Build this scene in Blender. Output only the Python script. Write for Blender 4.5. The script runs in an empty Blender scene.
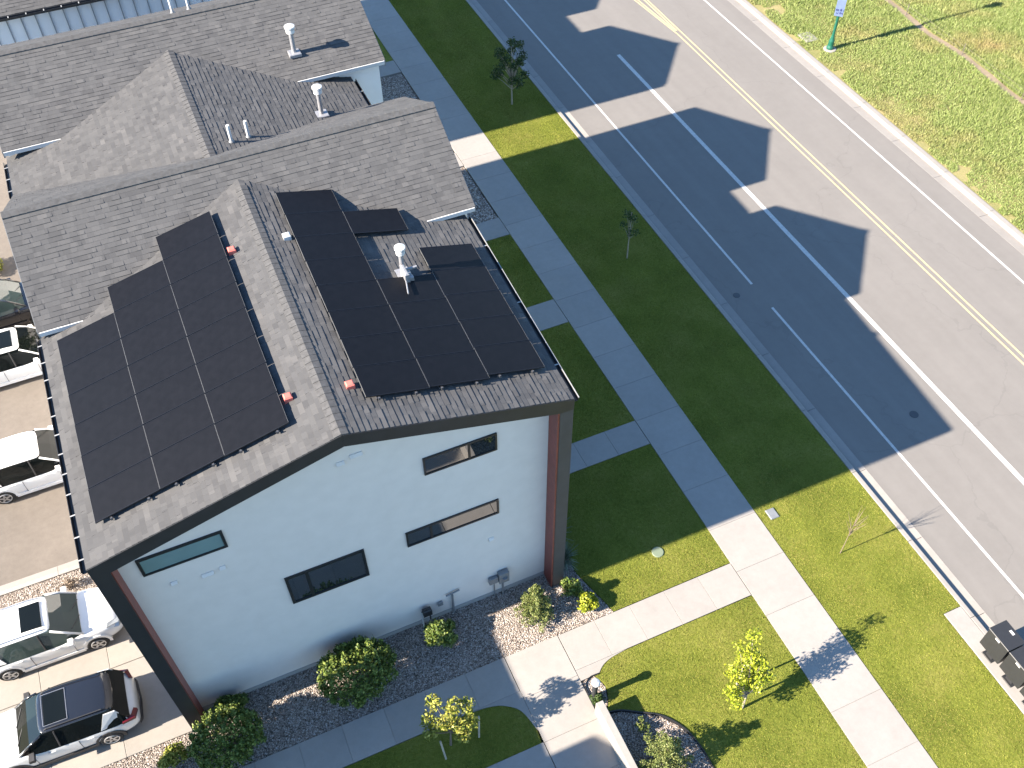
import bpy, math, random
import numpy as np
from mathutils import Vector, Matrix
random.seed(7)
C = bpy.context.scene.collection
SC = bpy.context.scene
PI = math.pi

# ------------------------------------------------------------------ camera
Rm = np.array([[0.914433, -0.404637, -0.009036], [-0.313005, -0.692848, -0.649607], [0.256595, 0.59685, -0.760216]])
FPX = 987.88
H = 28.5
cam_d = bpy.data.cameras.new('camera'); cam = bpy.data.objects.new('camera', cam_d); C.objects.link(cam)
cam.matrix_world = Matrix(((Rm[0][0], -Rm[1][0], -Rm[2][0], 0), (Rm[0][1], -Rm[1][1], -Rm[2][1], 0),
                           (Rm[0][2], -Rm[1][2], -Rm[2][2], H), (0, 0, 0, 1)))
cam_d.sensor_width = 36; cam_d.lens = FPX * 36 / 1024; cam_d.clip_end = 3000; cam_d.clip_start = 0.1
SC.camera = cam

def project(P):
    v = (np.asarray(P, float) - np.array([0, 0, H])) @ Rm.T
    return 512 + FPX * v[..., 0] / v[..., 2], 384 + FPX * v[..., 1] / v[..., 2]

# ------------------------------------------------------------------ light and sky
SUN_EL = math.atan(0.604)
trav = Vector((1.0, -0.008, -0.604)).normalized()
sd = bpy.data.lights.new('sun', 'SUN'); sd.energy = 4.0; sd.angle = math.radians(0.5); sd.color = (1.0, 0.885, 0.745)
so = bpy.data.objects.new('sun', sd); C.objects.link(so); so.location = (-30, 0, 40)
so.rotation_euler = trav.to_track_quat('-Z', 'Y').to_euler()
W = bpy.data.worlds.new('World'); SC.world = W; W.use_nodes = True
nt = W.node_tree; bg = nt.nodes['Background']
sky = nt.nodes.new('ShaderNodeTexSky'); sky.sky_type = 'NISHITA'; sky.sun_disc = False
sky.sun_elevation = SUN_EL; sky.sun_rotation = math.radians(270); sky.altitude = 1400; sky.air_density = 1.0; sky.dust_density = 0.3; sky.ozone_density = 3.5
tint = nt.nodes.new('ShaderNodeMix'); tint.data_type = 'RGBA'; tint.blend_type = 'MULTIPLY'; tint.inputs[0].default_value = 1
tint.inputs[7].default_value = (.83, .90, .89, 1); nt.links.new(sky.outputs[0], tint.inputs[6]); nt.links.new(tint.outputs[2], bg.inputs[0]); bg.inputs[1].default_value = 0.086
SC.view_settings.view_transform = 'Standard'; SC.view_settings.look = 'None'; SC.view_settings.gamma = 1
SC.view_settings.exposure = 2.45; SC.view_settings.use_curve_mapping = False
SC.cycles.max_bounces = 6; SC.cycles.use_denoising = True

# ------------------------------------------------------------------ materials
class NT:
    def __init__(s, name):
        s.m = bpy.data.materials.new(name); s.m.use_nodes = True
        s.t = s.m.node_tree; s.b = s.t.nodes['Principled BSDF']
    def n(s, typ, **kw):
        nd = s.t.nodes.new(typ)
        for k, v in kw.items():
            if k.startswith('i_'):
                key = k[2:]; key = int(key) if key.isdigit() else key
                nd.inputs[key].default_value = v
            else: setattr(nd, k, v)
        return nd
    def l(s, a, b): s.t.links.new(a, b)
    def coord(s, kind='Object'): return s.n('ShaderNodeTexCoord').outputs[kind]
    def math(s, op, a, b=None):
        nd = s.n('ShaderNodeMath', operation=op)
        for i, v in enumerate((a, b)):
            if v is None: continue
            if isinstance(v, (int, float)): nd.inputs[i].default_value = v
            else: s.l(v, nd.inputs[i])
        return nd.outputs[0]
    def noise(s, vec, scale, detail=3, rough=.55):
        nd = s.n('ShaderNodeTexNoise'); nd.inputs['Scale'].default_value = scale; nd.inputs['Detail'].default_value = detail
        nd.inputs['Roughness'].default_value = rough; s.l(vec, nd.inputs['Vector']); return nd.outputs['Fac']
    def ramp(s, fac, stops):
        nd = s.n('ShaderNodeValToRGB'); e = nd.color_ramp.elements
        while len(e) < len(stops): e.new(.5)
        for el, (p, c) in zip(e, stops): el.position = p; el.color = (*c, 1)
        s.l(fac, nd.inputs[0]); return nd.outputs[0]
    def mix(s, fac, a, b, mode='MIX'):
        nd = s.n('ShaderNodeMix', data_type='RGBA', blend_type=mode)
        for sock, v in ((nd.inputs[0], fac), (nd.inputs[6], a), (nd.inputs[7], b)):
            if isinstance(v, (int, float)): sock.default_value = v
            elif isinstance(v, tuple): sock.default_value = (*v, 1)
            else: s.l(v, sock)
        return nd.outputs[2]
    def bump(s, h, strength=.5, dist=.02):
        nd = s.n('ShaderNodeBump'); nd.inputs['Strength'].default_value = strength; nd.inputs['Distance'].default_value = dist
        s.l(h, nd.inputs['Height']); s.l(nd.outputs[0], s.b.inputs['Normal'])
    def set(s, color=None, rough=.6, metal=0, spec=None, ior=None, coat=None):
        if color is not None:
            if isinstance(color, tuple): s.b.inputs['Base Color'].default_value = (*color, 1)
            else: s.l(color, s.b.inputs['Base Color'])
        s.b.inputs['Roughness'].default_value = rough; s.b.inputs['Metallic'].default_value = metal
        if spec is not None: s.b.inputs['Specular IOR Level'].default_value = spec
        if ior is not None: s.b.inputs['IOR'].default_value = ior
        if coat is not None: s.b.inputs['Coat Weight'].default_value = coat
        return s.m

def plain(name, col, rough=.6, metal=0, var=.12, scale=6, spec=None, ior=None, coat=None):
    x = NT(name); f = x.noise(x.coord(), scale)
    lo = tuple(c * (1 - var) for c in col); hi = tuple(min(1, c * (1 + var)) for c in col)
    return x.set(x.ramp(f, [(.3, lo), (.7, hi)]), rough, metal, spec, ior, coat)

M = {}
def mk_shingle(name, tones):
    x = NT(name); uv = x.coord('UV'); sep = x.n('ShaderNodeSeparateXYZ'); x.l(uv, sep.inputs[0])
    row = x.math('FLOOR', x.math('DIVIDE', sep.outputs[1], .145))
    wn0 = x.n('ShaderNodeTexWhiteNoise', noise_dimensions='1D'); x.l(row, wn0.inputs['W'])
    def cells(width, off):
        col = x.math('FLOOR', x.math('ADD', x.math('DIVIDE', sep.outputs[0], width), x.math('MULTIPLY', wn0.outputs['Value'], 7.3 + off)))
        cmb = x.n('ShaderNodeCombineXYZ'); x.l(col, cmb.inputs[0]); x.l(row, cmb.inputs[1]); cmb.inputs[2].default_value = off
        w = x.n('ShaderNodeTexWhiteNoise', noise_dimensions='3D'); x.l(cmb.outputs[0], w.inputs['Vector']); return w.outputs['Value']
    a = cells(.19, 0.0); b = cells(.33, 3.7)
    tone = x.math('MULTIPLY', x.math('ADD', a, b), .5)
    speck = x.noise(uv, 60, 2); big = x.noise(uv, .35, 3)
    t2 = x.math('ADD', tone, x.math('MULTIPLY', x.math('SUBTRACT', speck, .5), .5))
    t3 = x.math('ADD', t2, x.math('MULTIPLY', x.math('SUBTRACT', big, .5), .35))
    col = x.ramp(t3, tones)
    x.bump(x.math('ADD', x.math('GREATER_THAN', tone, .5), x.math('MULTIPLY', speck, .4)), .7, .008)
    return x.set(col, .9, spec=.2)
M['shingle'] = mk_shingle('asphalt_shingle', [(.1, (.064, .0638, .065)), (.45, (.077, .0765, .0772)), (.75, (.087, .086, .086)), (1, (.102, .0995, .098))])
M['cap'] = plain('ridge_shingle', (.080, .079, .079), .9, var=.2, scale=9, spec=.2)
M['white_wall'] = plain('white_stucco', (.60, .57, .54), .75, var=.03, scale=2.5)
M['siding'] = plain('white_siding', (.76, .735, .71), .6, var=.03, scale=2)
M['black'] = plain('black_metal_trim', (.020, .021, .024), .45, var=.15, scale=3)
M['charcoal'] = plain('charcoal_panel', (.045, .047, .052), .55, var=.12, scale=3)
M['rust'] = plain('red_brown_panel', (.19, .045, .032), .5, var=.2, scale=4)
M['frame'] = plain('window_frame_black', (.015, .016, .018), .35, var=.1)
def mk_glass(name, base, rough=.03, ior=1.9):
    x = NT(name); f = x.noise(x.coord(), .9, 2); x.bump(f, .05, .02)
    return x.set(x.ramp(f, [(.3, tuple(c * .8 for c in base)), (.7, base)]), rough, ior=ior)
M['glass'] = mk_glass('dark_window_glass', (.012, .016, .018), .02, 2.6)
M['glass_blind'] = mk_glass('window_glass_over_pale_blind', (.16, .25, .25), .12, 1.6)
M['car_glass'] = mk_glass('car_window_glass', (.006, .008, .008), .06, 1.33)
M['windshield'] = mk_glass('car_windscreen_glass', (.045, .065, .06), .03, 1.7)
M['galv'] = plain('galvanised_metal', (.30, .30, .31), .45, .4, var=.15, scale=12)
M['white_paint'] = plain('white_paint', (.50, .50, .49), .5, var=.05)
M['grey_box'] = plain('grey_meter_paint', (.16, .17, .18), .5, var=.1)
M['pink_box'] = plain('red_junction_box', (.55, .13, .10), .5, var=.1)
M['gutter_lip'] = plain('pale_metal_and_sunlit_lip', (.34, .34, .33), .4, .2, var=.1)  # pale hangers and drip edge; on the lip, sunlight put into colour
x = NT('solar_cells'); f = x.noise(x.coord(), 5, 3)
M['cells'] = x.set(x.ramp(f, [(.3, (.0055, .006, .008)), (.7, (.0075, .008, .0105))]), .45, spec=.12)
M['panel_frame'] = plain('panel_frame_black_anodised', (.035, .036, .04), .28, .7, var=.1)
M['panel_edge'] = plain('panel_edge_sunlit_aluminium', (.10, .10, .10), .45, .3, var=.1)  # side edges coloured paler than the frame for the sun they catch
M['rail'] = plain('mounting_rail_aluminium', (.14, .14, .145), .35, .6, var=.1)

x = NT('asphalt'); oc = x.coord()
f1 = x.noise(oc, .35, 5, .65); f2 = x.noise(oc, 45, 2); f3 = x.noise(oc, 3.2, 4, .6)
mp = x.n('ShaderNodeMapping'); mp.inputs['Scale'].default_value = (1.6, .05, 1); x.l(oc, mp.inputs[0]); f4 = x.noise(mp.outputs[0], 1.0, 3)
g = x.math('ADD', x.math('MULTIPLY', f1, .29), x.math('ADD', x.math('MULTIPLY', f2, .17), x.math('ADD', x.math('MULTIPLY', f3, .2), x.math('MULTIPLY', f4, .34))))
wv = x.n('ShaderNodeTexVoronoi', feature='DISTANCE_TO_EDGE'); wv.inputs['Scale'].default_value = .11
dn = x.n('ShaderNodeTexNoise'); dn.inputs['Scale'].default_value = .7; dn.inputs['Detail'].default_value = 5; x.l(oc, dn.inputs['Vector'])
vm = x.n('ShaderNodeVectorMath', operation='MULTIPLY_ADD'); x.l(dn.outputs['Color'], vm.inputs[0]); vm.inputs[1].default_value = (2, 2, 2); x.l(oc, vm.inputs[2]); x.l(vm.outputs[0], wv.inputs['Vector'])
crack = x.math('MULTIPLY', x.math('LESS_THAN', wv.outputs['Distance'], .003), .10)
base = x.ramp(g, [(.30, (.142, .132, .122)), (.5, (.162, .151, .1395)), (.70, (.182, .170, .157))])
M['asphalt'] = x.set(x.mix(crack, base, (.05, .05, .05)), .9, spec=.25); x.bump(f2, .3, .006)

def mk_conc(name, c, var=.1):
    x = NT(name); oc = x.coord(); f1 = x.noise(oc, .7, 5, .6); f2 = x.noise(oc, 30, 2); f3 = x.noise(oc, 4.5, 4, .65)
    g = x.math('ADD', x.math('MULTIPLY', f1, .45), x.math('ADD', x.math('MULTIPLY', f2, .15), x.math('MULTIPLY', f3, .4)))
    col = x.ramp(g, [(.33, tuple(v * (1 - var) for v in c)), (.5, c), (.67, tuple(v * (1 + var) for v in c))])
    gi = x.n('ShaderNodeNewGeometry').outputs['Random Per Island']; col = x.mix(1.0, col, x.ramp(gi, [(0, (.955, .955, .955)), (1, (1.04, 1.037, 1.034))]), 'MULTIPLY')
    x.bump(f2, .25, .004); return x.set(col, .85, spec=.25)
M['concrete'] = mk_conc('pavement_concrete', (.268, .250, .230), .10)
M['curb'] = mk_conc('curb_concrete', (.245, .228, .208), .10)
M['drive'] = mk_conc('driveway_concrete', (.26, .24, .215), .10)
M['drive_tan'] = mk_conc('tan_alley_paving', (.125, .109, .094), .15)
M['foundation'] = mk_conc('foundation_concrete', (.28, .28, .28), .1)
M['line_white'] = plain('road_paint_white', (.44, .43, .41), .7, var=.14, scale=11)
M['line_yellow'] = plain('road_paint_yellow', (.42, .34, .19), .7, var=.15, scale=11)

def mk_gravel():
    x = NT('river_gravel'); oc = x.coord()
    v = x.n('ShaderNodeTexVoronoi'); v.inputs['Scale'].default_value = 25; x.l(oc, v.inputs['Vector'])
    sp = x.n('ShaderNodeSeparateColor'); x.l(v.outputs['Color'], sp.inputs[0])
    c = x.ramp(sp.outputs[0], [(0, (.07, .055, .045)), (.35, (.20, .165, .14)), (.7, (.33, .28, .245)), (1, (.5, .46, .42))])
    x.bump(x.math('SUBTRACT', 1.0, v.outputs['Distance']), .9, .04); return x.set(c, .85, spec=.2)
M['gravel'] = mk_gravel()
x = NT('gravel_stone'); gi = x.n('ShaderNodeNewGeometry').outputs['Random Per Island']
M['stone'] = x.set(x.ramp(gi, [(0, (.08, .062, .05)), (.3, (.22, .18, .15)), (.7, (.36, .31, .27)), (1, (.55, .51, .47))]), .8, spec=.25)

def mk_lawn(name, a, b, c, s1=.5):
    x = NT(name); oc = x.coord(); f1 = x.noise(oc, s1, 4, .6); f2 = x.noise(oc, 9, 3, .7)
    g = x.math('ADD', x.math('MULTIPLY', f1, .6), x.math('MULTIPLY', f2, .4))
    x.bump(f2, .6, .05); return x.set(x.ramp(g, [(.35, a), (.5, b), (.65, c)]), .9, spec=.1)
M['lawn'] = mk_lawn('lawn_turf', (.075, .095, .014), (.125, .142, .023), (.175, .172, .040))
M['field'] = mk_lawn('wild_field_turf', (.14, .15, .05), (.22, .20, .085), (.28, .23, .12), .28)
def mk_blade(name, stops, patch, s=.45, lo=.42, stripes=False):
    x = NT(name); gi = x.n('ShaderNodeNewGeometry').outputs['Random Per Island']; oc = x.coord()
    f = x.noise(oc, s, 4, .6)
    c = x.mix(x.ramp(f, [(lo, (0, 0, 0)), (lo + .24, (1, 1, 1))]), x.ramp(gi, stops), x.ramp(gi, patch))
    if stripes:
        mp = x.n('ShaderNodeMapping'); mp.inputs['Scale'].default_value = (1.7, .045, 1); x.l(oc, mp.inputs[0]); st = x.noise(mp.outputs[0], 1.0, 2); pt = x.noise(oc, 1.6, 4, .7)
        c = x.mix(1.0, c, x.ramp(x.math('ADD', x.math('MULTIPLY', st, .6), x.math('MULTIPLY', pt, .4)), [(.36, (.78, .80, .78)), (.64, (1.16, 1.14, 1.16))]), 'MULTIPLY')
    return x.set(c, .8, spec=.0)
M['blade'] = mk_blade('lawn_blade', [(0, (.095, .125, .018)), (.5, (.185, .205, .034)), (1, (.27, .265, .062))],
                      [(0, (.09, .105, .018)), (.6, (.19, .178, .04)), (1, (.32, .265, .10))], .45, .42, True)
M['wild'] = mk_blade('wild_grass_blade', [(0, (.105, .150, .036)), (.5, (.205, .255, .080)), (1, (.33, .36, .155))],
                     [(0, (.20, .165, .065)), (.5, (.30, .24, .11)), (1, (.38, .30, .16))], .22, .50)
def mk_leaf(name, stops, rough=.55):
    x = NT(name); gi = x.n('ShaderNodeNewGeometry').outputs['Random Per Island']
    m = x.set(x.ramp(gi, stops), rough, spec=.3)
    return m
M['leaf_green'] = mk_leaf('shrub_leaf', [(0, (.032, .060, .011)), (.5, (.085, .128, .022)), (1, (.21, .245, .055))])
M['leaf_yel'] = mk_leaf('lime_leaf', [(0, (.12, .17, .008)), (.5, (.21, .25, .012)), (1, (.32, .32, .03))])
M['leaf_mid'] = mk_leaf('young_tree_leaf', [(0, (.10, .13, .015)), (.5, (.20, .21, .03)), (1, (.33, .30, .07))])
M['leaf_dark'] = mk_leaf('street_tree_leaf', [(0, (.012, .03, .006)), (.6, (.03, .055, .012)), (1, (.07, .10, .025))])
M['needle'] = mk_leaf('spruce_needle', [(0, (.05, .075, .016)), (.5, (.105, .13, .034)), (1, (.20, .21, .07))])
M['reed'] = mk_leaf('ornamental_grass_blade', [(0, (.08, .10, .06)), (1, (.20, .24, .17))])
M['gold'] = mk_leaf('golden_shrub_leaf', [(0, (.13, .17, .008)), (.5, (.22, .245, .012)), (1, (.32, .32, .03))])
M['bark'] = plain('bark', (.16, .12, .085), .85, var=.3, scale=25)
M['pale_bark'] = plain('pale_bark', (.27, .23, .175), .8, var=.2, scale=20)
M['stake'] = plain('wooden_stake', (.34, .30, .24), .8, var=.2, scale=15)
M['edging'] = plain('black_edging', (.015, .015, .017), .5)
M['mailbox'] = plain('dark_grey_powder_coat', (.020, .0205, .022), .5, var=.08)
M['green_post'] = plain('green_post_paint', (.008, .085, .055), .4, var=.15)
M['banner'] = plain('blue_banner_face', (.11, .15, .27), .5, var=.1)
M['ink'] = plain('dark_blue_lettering', (.02, .03, .10), .5)
M['rusty'] = plain('fence_post_steel', (.11, .09, .075), .7, var=.2)
M['dirt'] = mk_conc('bare_dirt', (.21, .165, .115), .25)
M['car_white'] = plain('white_car_paint', (.72, .72, .71), .22, var=.02, coat=.6)
M['car_silver'] = plain('pale_silver_car_paint', (.60, .61, .61), .25, .15, var=.02, coat=.6)
M['car_black'] = plain('black_car_paint', (.012, .013, .017), .18, var=.05, coat=.8)
M['plastic'] = plain('black_plastic', (.02, .02, .022), .6)
M['tyre'] = plain('tyre_rubber', (.018, .018, .018), .85)
M['rim'] = plain('alloy_rim', (.45, .45, .46), .3, .7)
M['red_lens'] = plain('red_lamp_lens', (.11, .006, .010), .2)
M['clear_lens'] = plain('headlamp_lens', (.42, .45, .47), .1, .3)
M['base'] = mk_lawn('earth', (.10, .09, .04), (.13, .12, .05), (.18, .15, .08), .05)

# ------------------------------------------------------------------ mesh helpers
class MB:
    def __init__(s): s.v = []; s.f = []; s.uv = []; s.mi = []
    def face(s, pts, uv=None, mi=0):
        k = len(s.v); s.v.extend([tuple(p) for p in pts]); s.f.append(tuple(range(k, k + len(pts))))
        s.uv.append(uv or [(0, 0)] * len(pts)); s.mi.append(mi); return s
    def mesh(s, V, F, mi=0):
        k = len(s.v); s.v.extend([tuple(p) for p in V])
        for f in F: s.f.append(tuple(i + k for i in f)); s.uv.append([(0, 0)] * len(f)); s.mi.append(mi)
        return s
    def box(s, x0, x1, y0, y1, z0, z1, mi=0, bev=0):
        V = [(x0, y0, z0), (x1, y0, z0), (x1, y1, z0), (x0, y1, z0), (x0, y0, z1), (x1, y0, z1), (x1, y1, z1), (x0, y1, z1)]
        if bev:
            b = bev
            V = [(x0, y0, z0), (x1, y0, z0), (x1, y1, z0), (x0, y1, z0), (x0, y0, z1 - b), (x1, y0, z1 - b), (x1, y1, z1 - b), (x0, y1, z1 - b),
                 (x0 + b, y0 + b, z1), (x1 - b, y0 + b, z1), (x1 - b, y1 - b, z1), (x0 + b, y1 - b, z1)]
            return s.mesh(V, [(3, 2, 1, 0), (0, 1, 5, 4), (1, 2, 6, 5), (2, 3, 7, 6), (3, 0, 4, 7), (4, 5, 9, 8), (5, 6, 10, 9), (6, 7, 11, 10), (7, 4, 8, 11), (8, 9, 10, 11)], mi)
        return s.mesh(V, [(3, 2, 1, 0), (4, 5, 6, 7), (0, 1, 5, 4), (1, 2, 6, 5), (2, 3, 7, 6), (3, 0, 4, 7)], mi)
    def prism(s, poly, axis, a, b, mi=0):
        """poly = 2D points; axis = extrusion axis 'x'(poly y,z) 'y'(x,z) 'z'(x,y)"""
        def P(p, t): return {'x': (t, p[0], p[1]), 'y': (p[0], t, p[1]), 'z': (p[0], p[1], t)}[axis]
        n = len(poly); V = [P(p, a) for p in poly] + [P(p, b) for p in poly]
        return s.mesh(V, [tuple(range(n))[::-1], tuple(range(n, 2 * n))] + [(i, (i + 1) % n, n + (i + 1) % n, n + i) for i in range(n)], mi)
    def tube(s, pts, rads, n=8, mi=0, cap=True):
        pts = [Vector(p) for p in pts]
        if not isinstance(rads, (list, tuple)): rads = [rads] * len(pts)
        V = []
        for i, p in enumerate(pts):
            d = (pts[min(i + 1, len(pts) - 1)] - pts[max(i - 1, 0)]).normalized()
            u = d.orthogonal().normalized() if abs(d.z) > .95 else d.cross(Vector((0, 0, 1))).normalized()
            w = d.cross(u)
            for k in range(n):
                a = 2 * PI * k / n; V.append(p + (u * math.cos(a) + w * math.sin(a)) * rads[i])
        F = []
        for i in range(len(pts) - 1):
            for k in range(n): F.append((i * n + k, i * n + (k + 1) % n, (i + 1) * n + (k + 1) % n, (i + 1) * n + k))
        if cap: F += [tuple(range(n))[::-1], tuple(range((len(pts) - 1) * n, len(pts) * n))]
        return s.mesh(V, F, mi)
    def lathe(s, c, prof, n=16, mi=0):
        return s.tube([(c[0], c[1], c[2] + z) for r, z in prof], [max(r, .0005) for r, z in prof], n, mi)
    def loft(s, rings, mi=0, cap=True):
        n = len(rings[0]); V = [p for r in rings for p in r]; F = []
        for i in range(len(rings) - 1):
            for k in range(n): F.append((i * n + k, i * n + (k + 1) % n, (i + 1) * n + (k + 1) % n, (i + 1) * n + k))
        if cap: F += [tuple(range(n))[::-1], tuple(range((len(rings) - 1) * n, len(rings) * n))]
        return s.mesh(V, F, mi)
    def build(s, name, mats, parent=None, smooth=False):
        me = bpy.data.meshes.new(name); me.from_pydata(s.v, [], s.f)
        uvl = me.uv_layers.new(name='UVMap')
        flat = [c for fu in s.uv for p in fu for c in p]; uvl.data.foreach_set('uv', flat)
        for m in (mats if isinstance(mats, (list, tuple)) else [mats]): me.materials.append(M[m])
        me.polygons.foreach_set('material_index', s.mi)
        if smooth: me.polygons.foreach_set('use_smooth', [True] * len(s.f))
        me.update(); o = bpy.data.objects.new(name, me); C.objects.link(o)
        if parent is not None:
            o.parent = parent
        return o

def tag(o, label, cat, group=None, kind=None):
    o['label'] = label; o['category'] = cat
    if group: o['group'] = group
    if kind: o['kind'] = kind
    return o
def thing(name, label, cat, loc=(0, 0, 0), rz=0, group=None, scale=1):
    o = bpy.data.objects.new(name, None); C.objects.link(o); o.location = loc; o.rotation_euler = (0, 0, rz); o.scale = (scale,) * 3
    o.empty_display_size = .2
    return tag(o, label, cat, group)
def struct(o, kind='structure'): o['kind'] = kind; return o
def copy_tree(o, parent=None):
    c = o.copy(); C.objects.link(c)
    if parent is not None: c.parent = parent
    for ch in list(o.children): copy_tree(ch, c)
    return c
def raw_mesh(name, V, F, mat, parent=None):
    """numpy mesh: V (n,3), F (m,k)"""
    me = bpy.data.meshes.new(name); k = F.shape[1]
    me.vertices.add(len(V)); me.vertices.foreach_set('co', np.ascontiguousarray(V, np.float32).ravel())
    me.loops.add(F.size); me.loops.foreach_set('vertex_index', np.ascontiguousarray(F, np.int32).ravel())
    me.polygons.add(len(F)); me.polygons.foreach_set('loop_start', np.arange(0, F.size, k, dtype=np.int32))
    me.polygons.foreach_set('loop_total', np.full(len(F), k, np.int32))
    me.materials.append(M[mat]); me.update(calc_edges=True); me.validate()
    o = bpy.data.objects.new(name, me); C.objects.link(o)
    if parent is not None: o.parent = parent
    return o
rng = np.random.default_rng(11)

def cr(P, n=5):
    out = []
    for i in range(len(P) - 1):
        p0, p1, p2, p3 = P[max(i - 1, 0)], P[i], P[i + 1], P[min(i + 2, len(P) - 1)]
        for k in range(n):
            t = k / n
            out.append(tuple(.5 * (2 * p1[j] + (p2[j] - p0[j]) * t + (2 * p0[j] - 5 * p1[j] + 4 * p2[j] - p3[j]) * t * t + (3 * p1[j] - p0[j] - 3 * p2[j] + p3[j]) * t ** 3) for j in (0, 1)))
    return out + [P[-1]]
# ------------------------------------------------------------------ ground, road, pavements
GAP = .007
def slab_strip(x0, x1, y0, y1, step, along, z1=.01, th=.1, bev=.005):
    m = MB(); m.box(x0 + .012, x1 - .012, y0 + .012, y1 - .012, z1 - th - .01, z1 - .02); a, b = (y0, y1) if along == 'y' else (x0, x1); n = max(1, round((b - a) / step)); st = (b - a) / n
    for i in range(n):
        p, q = a + i * st + GAP / 2, a + (i + 1) * st - GAP / 2
        if along == 'y': m.box(x0, x1, p, q, z1 - th, z1, bev=bev)
        else: m.box(p, q, y0, y1, z1 - th, z1, bev=bev)
    return m
struct(MB().box(-700, 900, -700, 900, -1.0, -.30).build('ground', 'base'))
RZ = -.115; K = 1.0040          # road surface below pavement level
struct(MB().box(19.44, 32.45, -90, 220, RZ - .15, RZ).build('road', 'asphalt'))
def rl(x, w, y0, y1, mat='line_white', name='lane_line', x1=None):
    x1 = x if x1 is None else x1; x *= K; x1 *= K
    return struct(MB().face([(x - w / 2, y0, RZ + .004), (x + w / 2, y0, RZ + .004), (x1 + w / 2, y1, RZ + .004), (x1 - w / 2, y1, RZ + .004)]).build(name, mat))
rl(20.87, .105, 23.35, 160); rl(20.87, .105, -60, 21.85)
rl(24.03, .20, -60, 41.2); rl(31.12, .105, -60, 200)
rl(27.92, .085, -60, 41.6, 'line_yellow', 'centre_line'); rl(28.20, .085, -60, 46, 'line_yellow', 'centre_line')
rl(27.92, .085, 41.6, 52, 'line_yellow', 'centre_line', 27.0); rl(28.20, .085, 46, 80, 'line_yellow', 'centre_line')
rl(27.98, .09, 42.0, 52, 'line_yellow', 'centre_line', 27.27); rl(28.05, .09, 42.0, 52, 'line_yellow', 'centre_line', 28.02)
# curb and gutter: near and far
for nm, xs in (('near', 1), ('far', -1)):
    m = MB(); g = MB()
    yy = -90
    while yy < 220:
        y0, y1 = yy + .006, yy + 3.04
        if xs > 0:
            m.prism([(18.84, -.3), (18.84, .012), (18.86, .02), (18.99, .02), (19.02, 0.0), (19.045, RZ - .06), (19.045, -.3)], 'y', y0, y1)
            g.prism([(19.045, -.3), (19.045, RZ - .03), (19.46, RZ + .006), (19.46, -.3)], 'y', y0, y1)
        else:
            m.prism([(33.25, -.3), (33.25, .012), (33.22, .02), (32.98, .02), (32.95, 0.0), (32.91, RZ - .06), (32.91, -.3)], 'y', y0, y1)
            g.prism([(32.91, -.3), (32.91, RZ - .03), (32.42, RZ + .006), (32.42, -.3)], 'y', y0, y1)
        yy += 3.05
    struct(m.build('curb', 'curb')); struct(g.build('gutter_pan', 'curb'))
# manhole / dark patch marks in the asphalt
def disc(name, x, y, r, z, mat, n=20, h=.012):
    return MB().lathe((x, y, z), [(r, -.06), (r, h * .6), (r * .93, h)], n).build(name, mat)
tag(disc('manhole_cover', 22.6, 15.0, .17, RZ, 'charcoal'), 'small dark round valve cover set in the shaded road lane', 'manhole cover')
tag(disc('manhole_cover', 20.02, 23.05, .15, RZ, 'charcoal'), 'small dark valve cover in the road near where the shaded thin white line ends', 'manhole cover')
# sidewalk along the road
struct(slab_strip(13.03, 14.84, -60, 120, 1.72, 'y').build('sidewalk', 'concrete'))
# walkways to the houses
for (ya, yb, st, z) in ((17.75, 18.9, 1.35, .01), (24.45, 25.85, 1.3, .01), (30.28, 31.5, 1.3, .01), (35.6, 36.7, 1.3, .01), (44.3, 45.5, 1.3, .01)):
    struct(slab_strip(7.95, 13.01, ya, yb, st, 'x', z).build('front_path', 'concrete'))
struct(slab_strip(6.75, 13.01, 11.1, 12.36, 1.25, 'x').build('walkway', 'concrete'))
struct(slab_strip(-12.0, 4.93, 11.2, 12.38, 1.32, 'x').build('walkway', 'concrete'))
m = slab_strip(4.95, 6.73, -2, 12.38, 1.5, 'y')
m.prism([(6.745, 11.093)] + cr([(8.5, 11.093), (7.95, 11.035), (7.6, 10.925), (7.36, 10.74)]) + [(6.745, 10.74)], 'z', -.09, .01); m.prism([(4.94, 11.193)] + cr([(3.3, 11.193), (3.85, 11.135), (4.33, 10.975), (4.72, 10.625), (4.9, 10.0)]) + [(4.94, 9.9)], 'z', -.09, .01)
struct(m.build('walkway', 'concrete'))
struct(slab_strip(-4, 4.93, 7.6, 9.52, 1.5, 'x').build('walkway', 'concrete'))
struct(MB().box(18.17, 18.83, -8, 8.05, -.09, .014, bev=.012).build('mailbox_pad', 'concrete'))
# driveways
def sheet(name, poly, z, mat, kind='structure', th=.15):
    return struct(MB().prism(poly, 'z', z - th, z).build(name, mat), kind)
m = MB()
for i in range(6):
    for y0, y1 in ((14.02, 16.95), (16.965, 19.75)):
        m.box(-16.3 + i * 2.02 + .1, -16.3 + i * 2.02 + 1.9, y0 + .1, y1 - .1, -.13, -.02); m.box(-16.3 + i * 2.02, -16.3 + i * 2.02 + 2.013, y0, y1, -.12, .0, bev=.01)
struct(m.build('driveway', 'drive'))
struct(slab_strip(-16.3, -4.2, 20.95, 21.12, 3, 'x', .015).build('driveway_curb', 'concrete'))
sheet('alley_paving', [(-16.3, 21.3), (-4.15, 21.3), (-4.15, 60), (-16.3, 60)], -.02, 'drive_tan')
struct(slab_strip(-16.3, -4.2, 21.12, 21.32, 3, 'x', .01).build('driveway_curb', 'curb'))
struct(slab_strip(-16.3, -4.2, 33.4, 35.3, 2, 'x', .005).build('driveway', 'drive'))
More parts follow.
